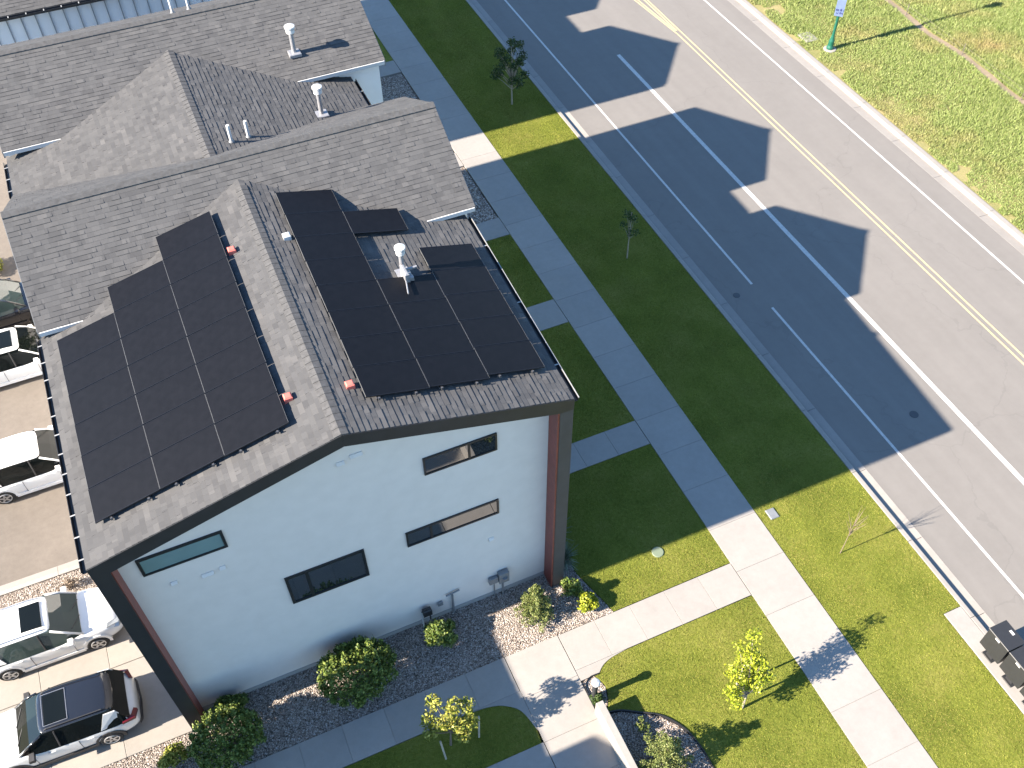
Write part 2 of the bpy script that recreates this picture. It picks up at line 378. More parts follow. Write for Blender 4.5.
# gravel beds
gp_left = [(-16.3, 19.76), (-4.2, 19.76), (-4.2, 20.94), (-16.3, 20.94)]
gp_front = [(-12, 12.39), (8.72, 12.39), (8.24, 14.1), (8.3, 17.0), (7.9, 17.0), (7.9, 14.6), (-4.3, 14.6), (-4.3, 14.01), (-12, 14.01)]
gp_bed = [(6.92, 4), (6.92, 9.52), (7.4, 9.42), (7.87, 9.15), (8.39, 8.82), (8.72, 8.4), (8.92, 7.95), (9.02, 7.4), (9.02, 4)]
gp_r2 = [(8.0, 31.55), (12.98, 31.55), (12.98, 35.55), (8.0, 35.55)]
gp_r3 = [(8.0, 36.75), (12.98, 36.75), (12.98, 44.2), (8.0, 44.2)]
gp_small = [(6.76, 9.6), (6.76, 10.72), (7.2, 10.72), (7.35, 10.3), (7.15, 9.75)]
for p in (gp_left, gp_front, gp_bed, gp_r2, gp_r3, gp_small):
    sheet('gravel_bed', p, -.035, 'gravel', 'stuff')
# lawns
def arc(cx, cy, rx, ry, a0, a1, n=10):
    return [(cx + rx * math.cos(math.radians(a0 + (a1 - a0) * i / n)), cy + ry * math.sin(math.radians(a0 + (a1 - a0) * i / n))) for i in range(n + 1)]
BEDC = cr([(6.95, 9.56), (7.4, 9.45), (7.88, 9.17), (8.4, 8.84), (8.74, 8.42), (8.94, 7.96), (9.03, 7.4)])
lw_left = [(-12, 9.53)] + cr([(4.87, 9.53), (4.90, 10.0), (4.72, 10.62), (4.33, 10.97), (3.85, 11.13), (3.3, 11.18)]) + [(-12, 11.18)]
lw_front = [(13.02, 11.08), *cr([(8.5, 11.08), (7.95, 11.03), (7.6, 10.92), (7.36, 10.73)]), *cr([(7.21, 10.73), (7.36, 10.3), (7.16, 9.74), (6.95, 9.58)]), *BEDC, (9.04, -8), (13.02, -8)]
lw_n1 = [(8.74, 12.39), (13.02, 12.39), (13.02, 17.74), (8.0, 17.74), (8.3, 17.0), (8.26, 14.1)]
lw_n2 = [(7.95, 18.91), (13.02, 18.91), (13.02, 24.44), (7.95, 24.44)]
lw_n3 = [(7.95, 25.86), (13.02, 25.86), (13.02, 30.27), (7.95, 30.27)]
lw_blv = [(14.85, -60), (18.15, -60), (18.15, 8.07), (18.83, 8.07), (18.83, 120), (14.85, 120)]
lw_n4 = [(7.95, 45.5), (13.02, 45.5), (13.02, 120), (7.95, 120)]
for p in (lw_left, lw_front, lw_n1, lw_n2, lw_n3, lw_blv, lw_n4): sheet('lawn', p, -.012, 'lawn')
sheet('field', [(33.26, -90), (120, -90), (120, 220), (33.26, 220)], -.01, 'field')
def in_poly(px, py, poly):
    c = np.zeros(len(px), bool); n = len(poly)
    for i in range(n):
        x0, y0 = poly[i]; x1, y1 = poly[(i + 1) % n]
        k = ((y0 > py) != (y1 > py)); d = (x1 - x0) * (py - y0) / ((y1 - y0) + 1e-12) + x0
        c ^= k & (px < d)
    return c
def in_view(P, mg=130):
    u, v = project(P); return (u > -mg) & (u < 1024 + mg) & (v > -mg) & (v < 768 + mg)
def scatter_pts(poly, dens, mg=130):
    p = np.array(poly); lo, hi = p.min(0), p.max(0)
    lo[1] = max(lo[1], -5); hi[1] = min(hi[1], 75); hi[0] = min(hi[0], 62)
    n = int((hi[0] - lo[0]) * (hi[1] - lo[1]) * dens)
    q = rng.uniform(lo, hi, (n, 2)); q = q[in_poly(q[:, 0], q[:, 1], poly)]
    P = np.c_[q, np.zeros(len(q))]; return P[in_view(P, mg)]
def blades(P, h, w, lean):
    n = len(P); a = rng.uniform(0, 2 * PI, n); L = rng.uniform(.6, 1.25, n) * h; t = rng.uniform(.2, 1.0, n) * lean; b = rng.uniform(0, 2 * PI, n)
    ww = w * rng.uniform(.7, 1.3, n)
    s = np.c_[np.cos(a) * ww / 2, np.sin(a) * ww / 2, np.zeros(n)]
    tip = P + np.c_[np.cos(b) * L * np.sin(t), np.sin(b) * L * np.sin(t), L * np.cos(t)]
    V = np.stack([P - s, P + s, tip], 1).reshape(-1, 3); F = np.arange(3 * n).reshape(n, 3); return V, F
for p in (lw_left, lw_front, lw_n1, lw_n2, lw_n3, lw_blv):
    P = scatter_pts(p, 1900); P[:, 2] = -.014
    V, F = blades(P, .042, .015, 1.1)
    tag(raw_mesh('lawn_grass', V, F, 'blade'), 'short mown green grass of the lawn strips', 'grass', kind='stuff')
fp = [(33.3, -5), (62, -5), (62, 75), (33.3, 75)]
P = scatter_pts(fp, 850, 420)
def vnoise(P, s, seed):
    r = np.random.default_rng(seed); g = r.random((64, 64)); x = P[:, 0] * s; y = P[:, 1] * s
    i = np.floor(x).astype(int); j = np.floor(y).astype(int); u = x - i; v = y - j; u = u * u * (3 - 2 * u); v = v * v * (3 - 2 * v)
    G = lambda a, b: g[a % 64, b % 64]
    return (G(i, j) * (1 - u) + G(i + 1, j) * u) * (1 - v) + (G(i, j + 1) * (1 - u) + G(i + 1, j + 1) * u) * v
keep = (vnoise(P, .9, 1) * .6 + vnoise(P, 2.3, 2) * .4 + np.clip((P[:, 0] - 34) / 6, -.2, .35)) > .24
keep &= ~((np.abs(P[:, 0] - 40.35 - .12 * np.sin(P[:, 1])) < .22) & (P[:, 1] < 60))
P = P[keep]; hh = .05 + .14 * vnoise(P, .7, 3) + .06 * np.clip((P[:, 0] - 34) / 5, 0, 1)
V, F = blades(P, 1.0, .032, 1.0)
tri = V.reshape(-1, 3, 3); tri[:, 2] = P + (tri[:, 2] - P) * hh[:, None]
tag(raw_mesh('field_grass', tri.reshape(-1, 3), F, 'wild'), 'tall rough yellow green grass in the field beyond the road', 'grass', kind='stuff')
# gravel stones
def stones(polys, dens, size):
    Vs = []; base = np.array([(1, 0, 0), (-1, 0, 0), (0, 1, 0), (0, -1, 0), (0, 0, .8), (0, 0, -.5)], float)
    Fb = np.array([(0, 2, 4), (2, 1, 4), (1, 3, 4), (3, 0, 4), (2, 0, 5), (1, 2, 5), (3, 1, 5), (0, 3, 5)]); Fs = []; k = 0
    for p in polys:
        P = scatter_pts(p, dens); P[:, 2] = -.03; n = len(P)
        a = rng.uniform(0, 2 * PI, n); sc = size * rng.uniform(.6, 1.5, (n, 1, 3)); b = base[None] * sc
        x = b[..., 0] * np.cos(a)[:, None] - b[..., 1] * np.sin(a)[:, None]; y = b[..., 0] * np.sin(a)[:, None] + b[..., 1] * np.cos(a)[:, None]
        V = np.stack([x, y, b[..., 2]], -1) + P[:, None, :]
        Vs.append(V.reshape(-1, 3)); Fs.append((Fb[None] + (k + 6 * np.arange(n))[:, None, None]).reshape(-1, 3)); k += 6 * n
    return np.concatenate(Vs), np.concatenate(Fs)
V, F = stones([gp_left, gp_front, gp_bed, gp_small], 950, .022)
tag(raw_mesh('gravel', V, F, 'stone'), 'loose mixed grey and tan river gravel in the planting beds', 'gravel', kind='stuff')
V, F = stones([gp_r2, gp_r3], 250, .035)
tag(raw_mesh('gravel', V, F, 'stone'), 'shaded gravel in the beds between house fronts and sidewalk', 'gravel', kind='stuff')
# bare dirt strip under the fence, bare patches
m = MB(); pr = None
for i in range(60):
    y = -6 + i * 1.2; cx = 40.35 + .12 * math.sin(y); w = .2 + .07 * math.sin(i * 2.3)
    if pr: m.face([(pr[0] - pr[1], pr[2], -.002), (pr[0] + pr[1], pr[2], -.002), (cx + w, y, -.002), (cx - w, y, -.002)])
    pr = (cx, w, y)
struct(m.build('dirt_path', 'dirt'))

# ------------------------------------------------------------------ roofs and houses
def lerp(a, b, t): return tuple(a[i] + (b[i] - a[i]) * t for i in range(3))
def slope(E0, E1, R0, R1, parent, name='roof_slope', riser=.010, th=.14, pitch=.145):
    m = MB(); E0, E1, R0, R1 = map(Vector, (E0, E1, R0, R1)); rs = random.Random(int(abs(E0.x * 31 + E0.y * 17)))
    N = (E1 - E0).cross(R0 - E0).normalized()
    if N.z < 0: N = -N
    L = (((R0 - E0).length + (R1 - E1).length) / 2); n = max(2, round(L / pitch)); ud = (E1 - E0).normalized()
    for i in range(n):
        f0, f1 = i / n, (i + 1) / n
        a, b, c, d = E0.lerp(R0, f0), E1.lerp(R1, f0), E1.lerp(R1, f1), E0.lerp(R0, f1)
        u = [ud.dot(p - E0) for p in (a, b, c, d)]; v0, v1 = i * pitch + .001, (i + 1) * pitch - .001
        rz = N * riser
        lo, hi = 0.0, 1.0; LL = (b - a).length; q = 0.0; pz = None
        while q < 1:
            q1 = min(1, q + rs.uniform(.10, .36) / LL); q1 = 1 if 1 - q1 < .08 / LL else q1
            rz = N * (riser * rs.choice((.35, .6, 1.25, 1.5)))
            A, B, Cc, D = a.lerp(b, q), a.lerp(b, q1), d.lerp(c, q1), d.lerp(c, q); us = [ud.dot(p - E0) for p in (A, B, Cc, D)]
            m.face([A + rz, B + rz, Cc, D], [(us[0], v0), (us[1], v0), (us[2], v1), (us[3], v1)])
            m.face([A, B, B + rz, A + rz], [(us[0], v0), (us[1], v0), (us[1], v0 + .01), (us[0], v0 + .01)])
            if pz is not None: m.face([A + pz, A + rz, D], [(us[0], v0), (us[0], v0), (us[3], v1)])
            pz = rz; q = q1
    t = N * (-th)
    m.face([E0 + t, E1 + t, R1 + t, R0 + t]); m.face([E0, E1, E1 + t, E0 + t]); m.face([E0, R0, R0 + t, E0 + t]); m.face([E1, R1, R1 + t, E1 + t])
    return m.build(name, 'shingle', parent)
def ridge_cap(P0, P1, s0, s1, parent, w=.16, h=.035):
    """s0/s1: slopes (dz per horizontal metre) of the two sides; direction P0->P1 horizontal"""
    P0, P1 = Vector(P0), Vector(P1); d = (P1 - P0); L = d.length; d.normalize(); lat = Vector((d.y, -d.x, 0)).normalized()
    m = MB(); n = max(1, int(L / .21)); st = L / n
    for i in range(n):
        a = P0 + d * (i * st); b = P0 + d * ((i + 1) * st)
        for sg, sl in ((1, s0), (-1, s1)):
            def q(p, hz): return [p + Vector((0, 0, hz)), p + lat * sg * w + Vector((0, 0, hz - sl * w))]
            A = q(a, h + .012); B = q(b, h)
            m.face([A[0], A[1], B[1], B[0]]); 
            ea, eb = A[1], B[1]
            m.face([ea, eb, eb - Vector((0, 0, h + .03)), ea - Vector((0, 0, h + .03))])
            m.face([A[0], A[1], A[1] - Vector((0, 0, .05)), A[0] - Vector((0, 0, .05))])
    return m.build('ridge_cap', 'cap', parent)
def gutter(P0, P1, out, parent, mat='black', hang=.62, lip=None):
    P0, P1 = Vector(P0), Vector(P1); d = (P1 - P0); L = d.length; d.normalize(); o = Vector(out)
    m = MB()
    prof = [(0.005, .0), (0.005, -.11), (.10, -.11), (.13, -.01), (.118, -.01), (.09, -.098), (.017, -.098), (.017, 0)]
    r0 = [P0 + o * a + Vector((0, 0, b)) for a, b in prof]; r1 = [P1 + o * a + Vector((0, 0, b)) for a, b in prof]
    m.loft([r0, r1])
    g = m.build('gutter', mat, parent)
    k = hang / 2
    while k < L:
        p = P0 + d * k
        a, b = p + o * .006, p + o * .128
        h = MB(); h.mesh([a + d * .017 + Vector((0, 0, .004)), a - d * .017 + Vector((0, 0, .004)), b - d * .017 - Vector((0, 0, .004)), b + d * .017 - Vector((0, 0, .004)),
                a + d * .017 + Vector((0, 0, -.006)), a - d * .017 + Vector((0, 0, -.006)), b - d * .017 - Vector((0, 0, .014)), b + d * .017 - Vector((0, 0, .014))],
               [(0, 1, 2, 3), (7, 6, 5, 4), (0, 4, 5, 1), (1, 5, 6, 2), (2, 6, 7, 3), (3, 7, 4, 0)])
        h.build('hanger', 'gutter_lip', g)
        k += hang
    if lip:
        MB().loft([[P + o * a + Vector((0, 0, b)) for a, b in ((.118, -.01), (.138, -.01), (.138, .01), (.118, .01))] for P in (P0, P1)]).build('sunlit_gutter_edge', lip, g)  # outer lip of the black gutter, coloured pale as if sunlit
        MB().loft([[P + o * a + Vector((0, 0, b)) for a, b in ((-.025, .016), (-.004, .006), (-.004, -.03), (-.025, -.03))] for P in (P0, P1)]).build('drip_edge', lip, g)
    return g
def window(parent, x0, x1, z0, z1, y, label=None, mull=None, glass='glass', fw=.055):
    f = MB(); d0, d1 = y - .05, y + .05
    f.box(x0, x1, d0, d1, z0, z0 + fw); f.box(x0, x1, d0, d1, z1 - fw, z1)
    f.box(x0, x0 + fw, d0, d1, z0 + fw, z1 - fw); f.box(x1 - fw, x1, d0, d1, z0 + fw, z1 - fw)
    if mull: f.box(mull - fw * .6, mull + fw * .6, d0 + .004, d1, z0 + fw, z1 - fw)
    w = f.build('window', 'frame', parent)
    if label: w['label'] = label
    MB().box(x0 + fw - .004, x1 - fw + .004, y - .026, y - .008, z0 + fw - .004, z1 - fw + .004).build('pane', glass, w)
    return w
def vent_pipe(parent, x, y, z, h, r=.06, cap=True, tilt=(0, 0)):
    v = MB(); v.tube([(x, y, z - .1), (x, y, z + h)], [r, r], 12)
    p = v.build('vent_pipe', 'galv' if cap else 'white_paint', parent)
    MB().box(x - .2, x + .2, y - .2, y + .2, z - .06, z + .05, bev=.02).build('flashing', 'galv' if cap else 'grey_box', p) if cap else \
        MB().lathe((x, y, z), [(r * 1.9, -.08), (r * 1.7, .03), (r * 1.1, .07)], 12).build('flashing', 'grey_box', p)
    if cap:
        MB().lathe((x, y, z + h), [(r * 1.1, -.16), (r * 1.9, -.13), (r * 1.9, -.02), (r * 1.2, -.01), (r * 1.3, .03), (r * 2.3, .035), (r * 2.3, .09), (r * .6, .13)], 16).build('vent_cap', 'white_paint', p)
    return p

ZB_E, ZB_R = 10.08, 11.6
def gable_block(parent, x0, x1, yf, yr, yb, ze, zr, wall='siding', trim='white_paint', wall_mat_front=None, cap=True):
    """gable-roofed block whose ridge runs along X"""
    slope((x0, yf, ze), (x1, yf, ze), (x0, yr, zr), (x1, yr, zr), parent)
    slope((x1, yb, ze), (x0, yb, ze), (x1, yr, zr), (x0, yr, zr), parent)
    sl = (zr - ze) / (yr - yf)
    ridge_cap((x0, yr, zr + .005), (x1, yr, zr + .005), sl, sl, parent)
    # walls
    wx0, wx1, wf, wb = x0 + .1, x1 - .16, yf + .28, yb - .28
    off = .17
    zf = ze + sl * .28 - off
    MB().prism([(wf, -.25), (wb, -.25), (wb, zf), (yr, zr - off), (wf, zf)], 'x', wx0, wx1).build('wall', wall, parent)
    # rake boards and eave fascia
    for xa, xb in ((x0 - .012, x0 + .03), (x1 - .03, x1 + .012)):
        MB().prism([(yf, ze - .22), (yf, ze - .006), (yr, zr - .006), (yb, ze - .006), (yb, ze - .22), (yr, zr - .22)], 'x', xa, xb).build('rake_board', 'grey_box', parent)
    for ya, yc in ((yf - .014, yf - .0), (yb + .0, yb + .014)):
        MB().box(x0 + .03, x1 - .03, ya - .03, yc, ze - .14, ze - .012).build('fascia', trim, parent)
    return sl

# -- corner townhouse: end section (ridge along Y) plus cross-gable block
eL0, eL1 = (-4.28, 13.95, 9.37), (-4.28, 21.42, 9.70)
rG0, rG1 = (1.82, 13.95, 10.99), (1.87, 23.65, 11.25)
eR0, eR1 = (7.70, 13.95, 9.34), (7.74, 21.35, 9.65)
def zroofA(x, y):
    t = (y - 13.95) / 7.45
    zl, zg, zr = 9.37 + .33 * t, 10.99 + .26 * t * 7.45 / 9.7, 9.34 + .31 * t
    xr = 1.82 + .05 * t
    return zl + (zg - zl) * (x + 4.28) / (xr + 4.28) if x < xr else zr + (zg - zr) * (7.7 + .08 * t - x) / (7.7 + .08 * t - xr)
h1 = thing('townhouse', 'white corner townhouse with black and red trim, slit windows and solar panels on its roof', 'townhouse', (0, 0, 0), group='townhouses in a row along the road')
slope(eL0, eL1, rG0, rG1, h1); slope(eR0, eR1, rG0, rG1, h1)
ridge_cap(rG0, (1.865, 23.3, 11.25), .268, .276, h1, .17, .012)
YW = 14.52
MB().prism([(-3.94, -.25), (7.36, -.25), (7.36, 9.2), (1.82, 10.72), (-3.94, 9.2)], 'y', YW, 21.6).build('gable_wall', 'white_wall', h1)
MB().box(-3.88, 7.27, YW - .02, YW + .02, -.25, .17).build('foundation', 'foundation', h1)
# black fascia following the rake
fy0, fy1 = 13.93, 13.99
MB().prism([(-4.28, 9.36), (1.82, 10.98), (1.82, 10.575), (-3.9, 8.98), (-4.28, 8.98)], 'y', fy0, fy1).build('fascia', 'black', h1)
MB().prism([(1.824, 10.98), (7.70, 9.33), (7.70, 8.95), (7.33, 8.95), (1.824, 10.575)], 'y', fy0, fy1).build('fascia', 'black', h1)
# soffit between fascia and wall
MB().face([(-4.2, 13.99, 9.03), (1.82, 13.99, 10.62), (1.82, 14.53, 10.62), (-4.2, 14.53, 9.03)]).build('soffit', 'black', h1)
MB().face([(7.62, 13.99, 9.0), (1.82, 13.99, 10.62), (1.82, 14.53, 10.62), (7.62, 14.53, 9.0)]).build('soffit', 'black', h1)
# wing walls with red inner panels
w = MB().box(-4.28, -3.89, 13.96, 14.54, -.25, 9.0).build('wing_wall', 'black', h1)
MB().box(-3.888, -3.868, 14.0, 14.515, .0, 8.98).build('accent_panel', 'rust', w)
w = MB().box(7.33, 7.71, 13.97, 14.54, -.25, 8.97).build('wing_wall', 'charcoal', h1)
MB().box(7.275, 7.328, 13.985, 14.50, .0, 8.97).build('accent_panel', 'rust', w)
MB().box(-4.22, -3.945, 14.54, 21.6, -.25, 9.1).build('side_wall', 'charcoal', h1)
MB().box(7.362, 7.60, 14.54, 21.6, -.25, 8.95).build('side_wall', 'charcoal', h1)
# windows
window(h1, -3.44, -1.39, 7.60, 8.31, YW, 'wide slit window with a pale blind, under the garage-side rake', None, 'glass_blind', .07)
window(h1, -.42, 1.79, 3.93, 5.29, YW, 'tallest window, low in the middle of the wall', .17, 'glass', .08)
window(h1, 3.74, 5.78, 7.61, 8.32, YW, 'slit window high on the street side', 5.0, 'glass', .05)
window(h1, 2.99, 5.77, 4.59, 5.29, YW, 'longest slit window, below the high street-side one', 3.72, 'glass', .055)
# small fixtures on the wall
def hood(x, z, w=.2, mat='white_paint'):
    m = MB(); m.prism([(YW - .002, z - .09), (YW - .06, z - .09), (YW - .065, z - .05), (YW - .02, z + .04), (YW - .002, z + .04)], 'x', x - w / 2, x + w / 2)
    m.build('vent_hood', 'white_wall', h1)
for x, z, ww in ((1.72, 9.28, .2), (2.13, 9.4, .32), (-2.9, 6.9, .16), (-2.1, 6.75, .3), (-1.72, 6.8, .16), (5.5, 3.35, .16), (-.6, 7.2, .0)):
    if ww: hood(x, z, ww)
mb = MB(); mb.box(5.33, 5.62, 14.38, 14.49, .86, 1.16, bev=.01); mb.box(5.64, 5.98, 14.33, 14.49, .8, 1.34, bev=.015); mb.tube([(5.5, 14.43, -.1), (5.5, 14.43, .87)], .022); mb.tube([(5.78, 14.41, -.1), (5.78, 14.41, .81)], .035)
mb.lathe((5.82, 14.33, 1.1), [(.09, -.01), (.09, .01)], 14)
mb.build('electric_meter', 'grey_box', h1)
mb = MB(); mb.tube([(3.05, 14.35, -.1), (3.05, 14.35, .95)], .028); mb.build('gas_riser', 'white_paint', h1)
mb = MB(); mb.box(3.08, 3.36, 14.26, 14.42, .72, 1.02, bev=.02); mb.tube([(3.05, 14.35, .93), (3.2, 14.35, 1.08), (3.34, 14.38, .9)], .03); mb.tube([(3.3, 14.36, .3), (3.3, 14.36, .75)], .025)
mb.build('gas_meter', 'black', h1)
mb = MB(); mb.box(3.62, 3.78, 14.44, 14.49, .7, .9); mb.tube([(4.1, 14.44, -.1), (4.1, 14.44, 1.1)], .035); mb.tube([(3.9, 14.45, 1.15), (4.35, 14.45, 1.22)], .03)
mb.build('utility_conduit', 'grey_box', h1)
gutter((-4.285, 13.97, 9.33), (-4.285, 21.42, 9.63), (-1, 0, 0), h1, 'black', .62)
gutter((7.715, 13.97, 9.30), (7.755, 21.3, 9.61), (1, 0, 0), h1, 'black', 2.4, 'gutter_lip')
# cross-gable block of the corner townhouse
gable_block(h1, -4.27, 8.03, 21.21, 24.29, 27.36, 9.98, 11.6)
# garage doors, front door and porch (seen only from the side)
for ya in (15.0, 18.3):
    g = MB()
    for k in range(4): g.box(-4.26, -4.225, ya, ya + 2.7, .02 + k * .56, .56 + k * .56)
    g.build('garage_door', 'charcoal', h1)
MB().box(7.602, 7.65, 17.9, 18.8, .05, 2.15).build('front_door', 'black', h1)
MB().box(7.60, 8.28, 16.9, 17.70, -.1, .42, bev=.02).build('porch_planter', 'foundation', h1)
mb = MB()
for q in (17.0, 17.35, 17.72): mb.tube([(8.15, q, .3), (8.15, q, 1.1)], .02)
mb.tube([(8.15, 16.98, 1.1), (8.15, 17.74, 1.1)], .025); mb.build('porch_railing', 'black', h1)
# rooftop fittings
vp = vent_pipe(h1, 5.06, 19.08, zroofA(5.06, 19.08), .86, .065)
mb = MB(); z = zroofA(5.0, 18.95)
mb.box(4.97, 5.09, 18.55, 19.0, z - .05, z + .42, bev=.03); mb.box(5.1, 5.42, 18.9, 18.96, z + .22, z + .27); mb.box(5.1, 5.22, 18.6, 18.7, z + .02, z + .22)
mb.tube([(4.99, 18.6, z + .2), (4.86, 18.05, z + .24)], .02)
mb.build('vent_bracket', 'galv', vp)
for (x, y, mt) in ((1.03, 15.6, 'pink_box'), (1.03, 21.0, 'pink_box'), (2.46, 15.35, 'pink_box'), (2.5, 20.9, 'white_paint')):
    z = zroofA(x, y); MB().box(x - .1, x + .1, y - .1, y + .1, z - .04, z + .14, bev=.03).build('junction_box', mt, h1)

# -- second townhouse: low linking section plus cross-gable block
h2 = thing('townhouse', 'plain grey roofed townhouse joined behind the corner one, with no solar panels', 'townhouse', (0, 0, 0), group='townhouses in a row along the road')
slope((-4.27, 27.0, 9.95), (-4.27, 29.6, 9.95), (1.4, 25.0, 11.25), (1.4, 31.6, 11.25), h2)
slope((6.85, 27.0, 9.86), (6.85, 29.4, 9.86), (1.4, 25.0, 11.25), (1.4, 31.6, 11.25), h2)
ridge_cap((1.4, 24.9, 11.25), (1.4, 31.3, 11.25), .25, .25, h2, .17, .015)
MB().prism([(-4.1, -.25), (6.7, -.25), (6.7, 9.75), (1.4, 11.05), (-4.1, 9.85)], 'y', 27.1, 29.7).build('wall', 'siding', h2)
gutter((-4.275, 27.4, 9.91), (-4.275, 29.3, 9.91), (-1, 0, 0), h2, 'black', .62)
gutter((6.86, 27.5, 9.82), (6.86, 29.3, 9.82), (1, 0, 0), h2, 'black', 2)
gable_block(h2, -4.27, 8.03, 29.12, 32.34, 35.48, 10.36, 11.78)
vent_pipe(h2, 5.2, 27.08, 10.28, .92, .07); vent_pipe(h2, 2.15, 25.68, 11.06, .58, .05, False); vent_pipe(h2, 2.69, 25.92, 10.92, .56, .05, False)
vent_pipe(h2, 5.24, 30.06, 10.80, .88, .075)
vent_pipe(h2, 2.0, 33.15, 11.4, .85, .05, False); vent_pipe(h2, 2.55, 33.1, 11.45, .65, .05, False)
window(h2, 7.0, 7.6, 5, 6, 29.38)
# -- townhouse across the gap
h3 = thing('townhouse', 'townhouse across the gap with pale vertical siding under a black gutter', 'townhouse', (0, 0, 0), group='townhouses in a row along the road')
sl = gable_block(h3, -4.27, 8.03, 37.88, 41.0, 44.15, 10.2, 11.72, 'siding', 'black')
gutter((-4.27, 37.85, 10.18), (8.03, 37.85, 10.18), (0, -1, 0), h3, 'black', .62)
mb = MB(); k = -4.0
while k < 7.8: mb.box(k, k + .035, 38.10, 38.165, .0, 10.1); k += .5
mb.build('siding_batten', 'foundation', h3)
slope((-4.27, 43.9, 9.85), (-4.27, 46.5, 9.85), (1.4, 42, 11.25), (1.4, 48.5, 11.25), h3); slope((6.85, 43.9, 9.86), (6.85, 46.2, 9.86), (1.4, 42, 11.25), (1.4, 48.5, 11.25), h3)
MB().prism([(-4.1, -.25), (6.7, -.25), (6.7, 9.75), (1.4, 11.05), (-4.1, 9.75)], 'y', 43.8, 46.4).build('wall', 'siding', h3)
gable_block(h3, -4.27, 8.03, 46.08, 49.2, 52.3, 10.3, 11.75)
# -- townhouse that stands left of the picture and throws the shade over the front bed
h4 = thing('townhouse', 'townhouse beyond the alley outside the photo whose shadow covers the front walkway', 'townhouse', (0, 0, 0), group='townhouses in a row along the road')
dx = -18.3
slope((-4.28 + dx, 13.54, 9.37), (-4.28 + dx, 8.5, 9.37), (1.82 + dx, 13.54, 10.99), (1.82 + dx, 6.8, 10.99), h4)
slope((7.78 + dx, 13.54, 9.34), (7.78 + dx, 8.5, 9.34), (1.82 + dx, 13.54, 10.99), (1.82 + dx, 6.8, 10.99), h4)
MB().prism([(-3.94 + dx, -.25), (7.5 + dx, -.25), (7.5 + dx, 9.2), (1.82 + dx, 10.7), (-3.94 + dx, 9.2)], 'y', 9.0, 13.2).build('wall', 'siding', h4)
gable_block(h4, -4.27 + dx, 8.0 + dx, 3.0, 6.1, 9.23, 10.08, 11.6)

# ------------------------------------------------------------------ solar panels
def make_panel():
    o = thing('solar_panel', 'x', 'solar panel'); w, h = 1.612, .968        # local x along slope, local y along the eave line
    f = MB(); t = .035; b = .014
    f.box(-w / 2, w / 2, -h / 2, -h / 2 + b, 0, t); f.box(-w / 2, w / 2, h / 2 - b, h / 2, 0, t); e = .006; f.box(-w / 2, -w / 2 + e, -h / 2 + b, h / 2 - b, 0, t, 1); f.box(w / 2 - e, w / 2, -h / 2 + b, h / 2 - b, 0, t, 1)
    f.build('panel_frame', ['panel_frame', 'panel_edge'], o)
    MB().box(-w / 2 + e, w / 2 - e, -h / 2 + b, h / 2 - b, .006, t - .004).build('cell_sheet', 'cells', o)
    return o
ORD = ['front', 'second', 'third', 'fourth', 'fifth', 'sixth', 'seventh', 'rearmost']
first = None
def put_panel(x, y, side, label):
    global first
    if first is None: first = o = make_panel()
    else: o = copy_tree(first)
    e = .5
    A, B, D = Vector((x - e, y, zroofA(x - e, y))), Vector((x + e, y, zroofA(x + e, y))), Vector((x, y + e, zroofA(x, y + e)))
    A0 = Vector((x, y, zroofA(x, y))); ux = (B - A).normalized(); uy = (D - A0).normalized(); n = ux.cross(uy).normalized(); uy = n.cross(ux)
    o.matrix_world = Matrix(((ux.x, uy.x, n.x, 0), (ux.y, uy.y, n.y, 0), (ux.z, uy.z, n.z, 0), (0, 0, 0, 1)))
    o.location = A0 + n * .125
    o['label'] = label; o['group'] = 'solar panels on the ' + side
    return o
rails = []
PY = .985
for (xc, y0, rows, side, col) in ((-3.03, 14.86, range(6), 'garage-side roof slope', 'eave column'), (-1.465, 14.86, range(7), 'garage-side roof slope', 'middle column'), (.10, 14.84, range(8), 'garage-side roof slope', 'ridge column'),
                            (3.425, 14.82, range(8), 'street-side roof slope', 'ridge column'), (4.988, 14.86, range(4), 'street-side roof slope', 'middle column'), (6.55, 14.98, range(5), 'street-side roof slope', 'eave column')):
    sc = 1.0
    for r in rows:
        put_panel(xc, y0 + PY * (r + .5), side, 'black solar panel, %s in the %s on the %s' % (ORD[r] if r < len(rows) - 1 else 'rearmost', col, side))
    for k in (-.45, .45):
        n = len(rows); m = MB(); ya, yb = y0 - .04, y0 + PY * n + .02
        p = [(xc + k, y, zroofA(xc + k, y)) for y in (ya, yb)]
        m.loft([[(q[0] - .02, q[1], q[2] + .06), (q[0] + .02, q[1], q[2] + .06), (q[0] + .02, q[1], q[2] + .108), (q[0] - .02, q[1], q[2] + .108)] for q in p])
        o = m.build('mounting_rail', 'rail')
        tag(o, '%s mounting rail under the %s on the %s' % ('lower' if (k < 0) == (xc < 1.8) else 'upper', col, side), 'mounting rail', 'rails under the solar panels')
        f = MB()
        for j in range(n + 1):
            y = y0 + .05 + j * (PY * n - .1) / n; zz = zroofA(xc + k, y); f.box(xc + k - .05, xc + k + .05, y - .04, y + .04, zz - .01, zz + .062, bev=.01)
        f.build('rail_foot', 'rail', o)
        MB().box(xc + k - .025, xc + k + .025, ya - .03, ya + .0, p[0][2] + .06, p[0][2] + .14).build('end_clamp', 'rail', o)
put_panel(4.99, 14.86 + PY * 6.42, 'street-side roof slope', 'lone black solar panel behind the white roof vent on the street-side slope')

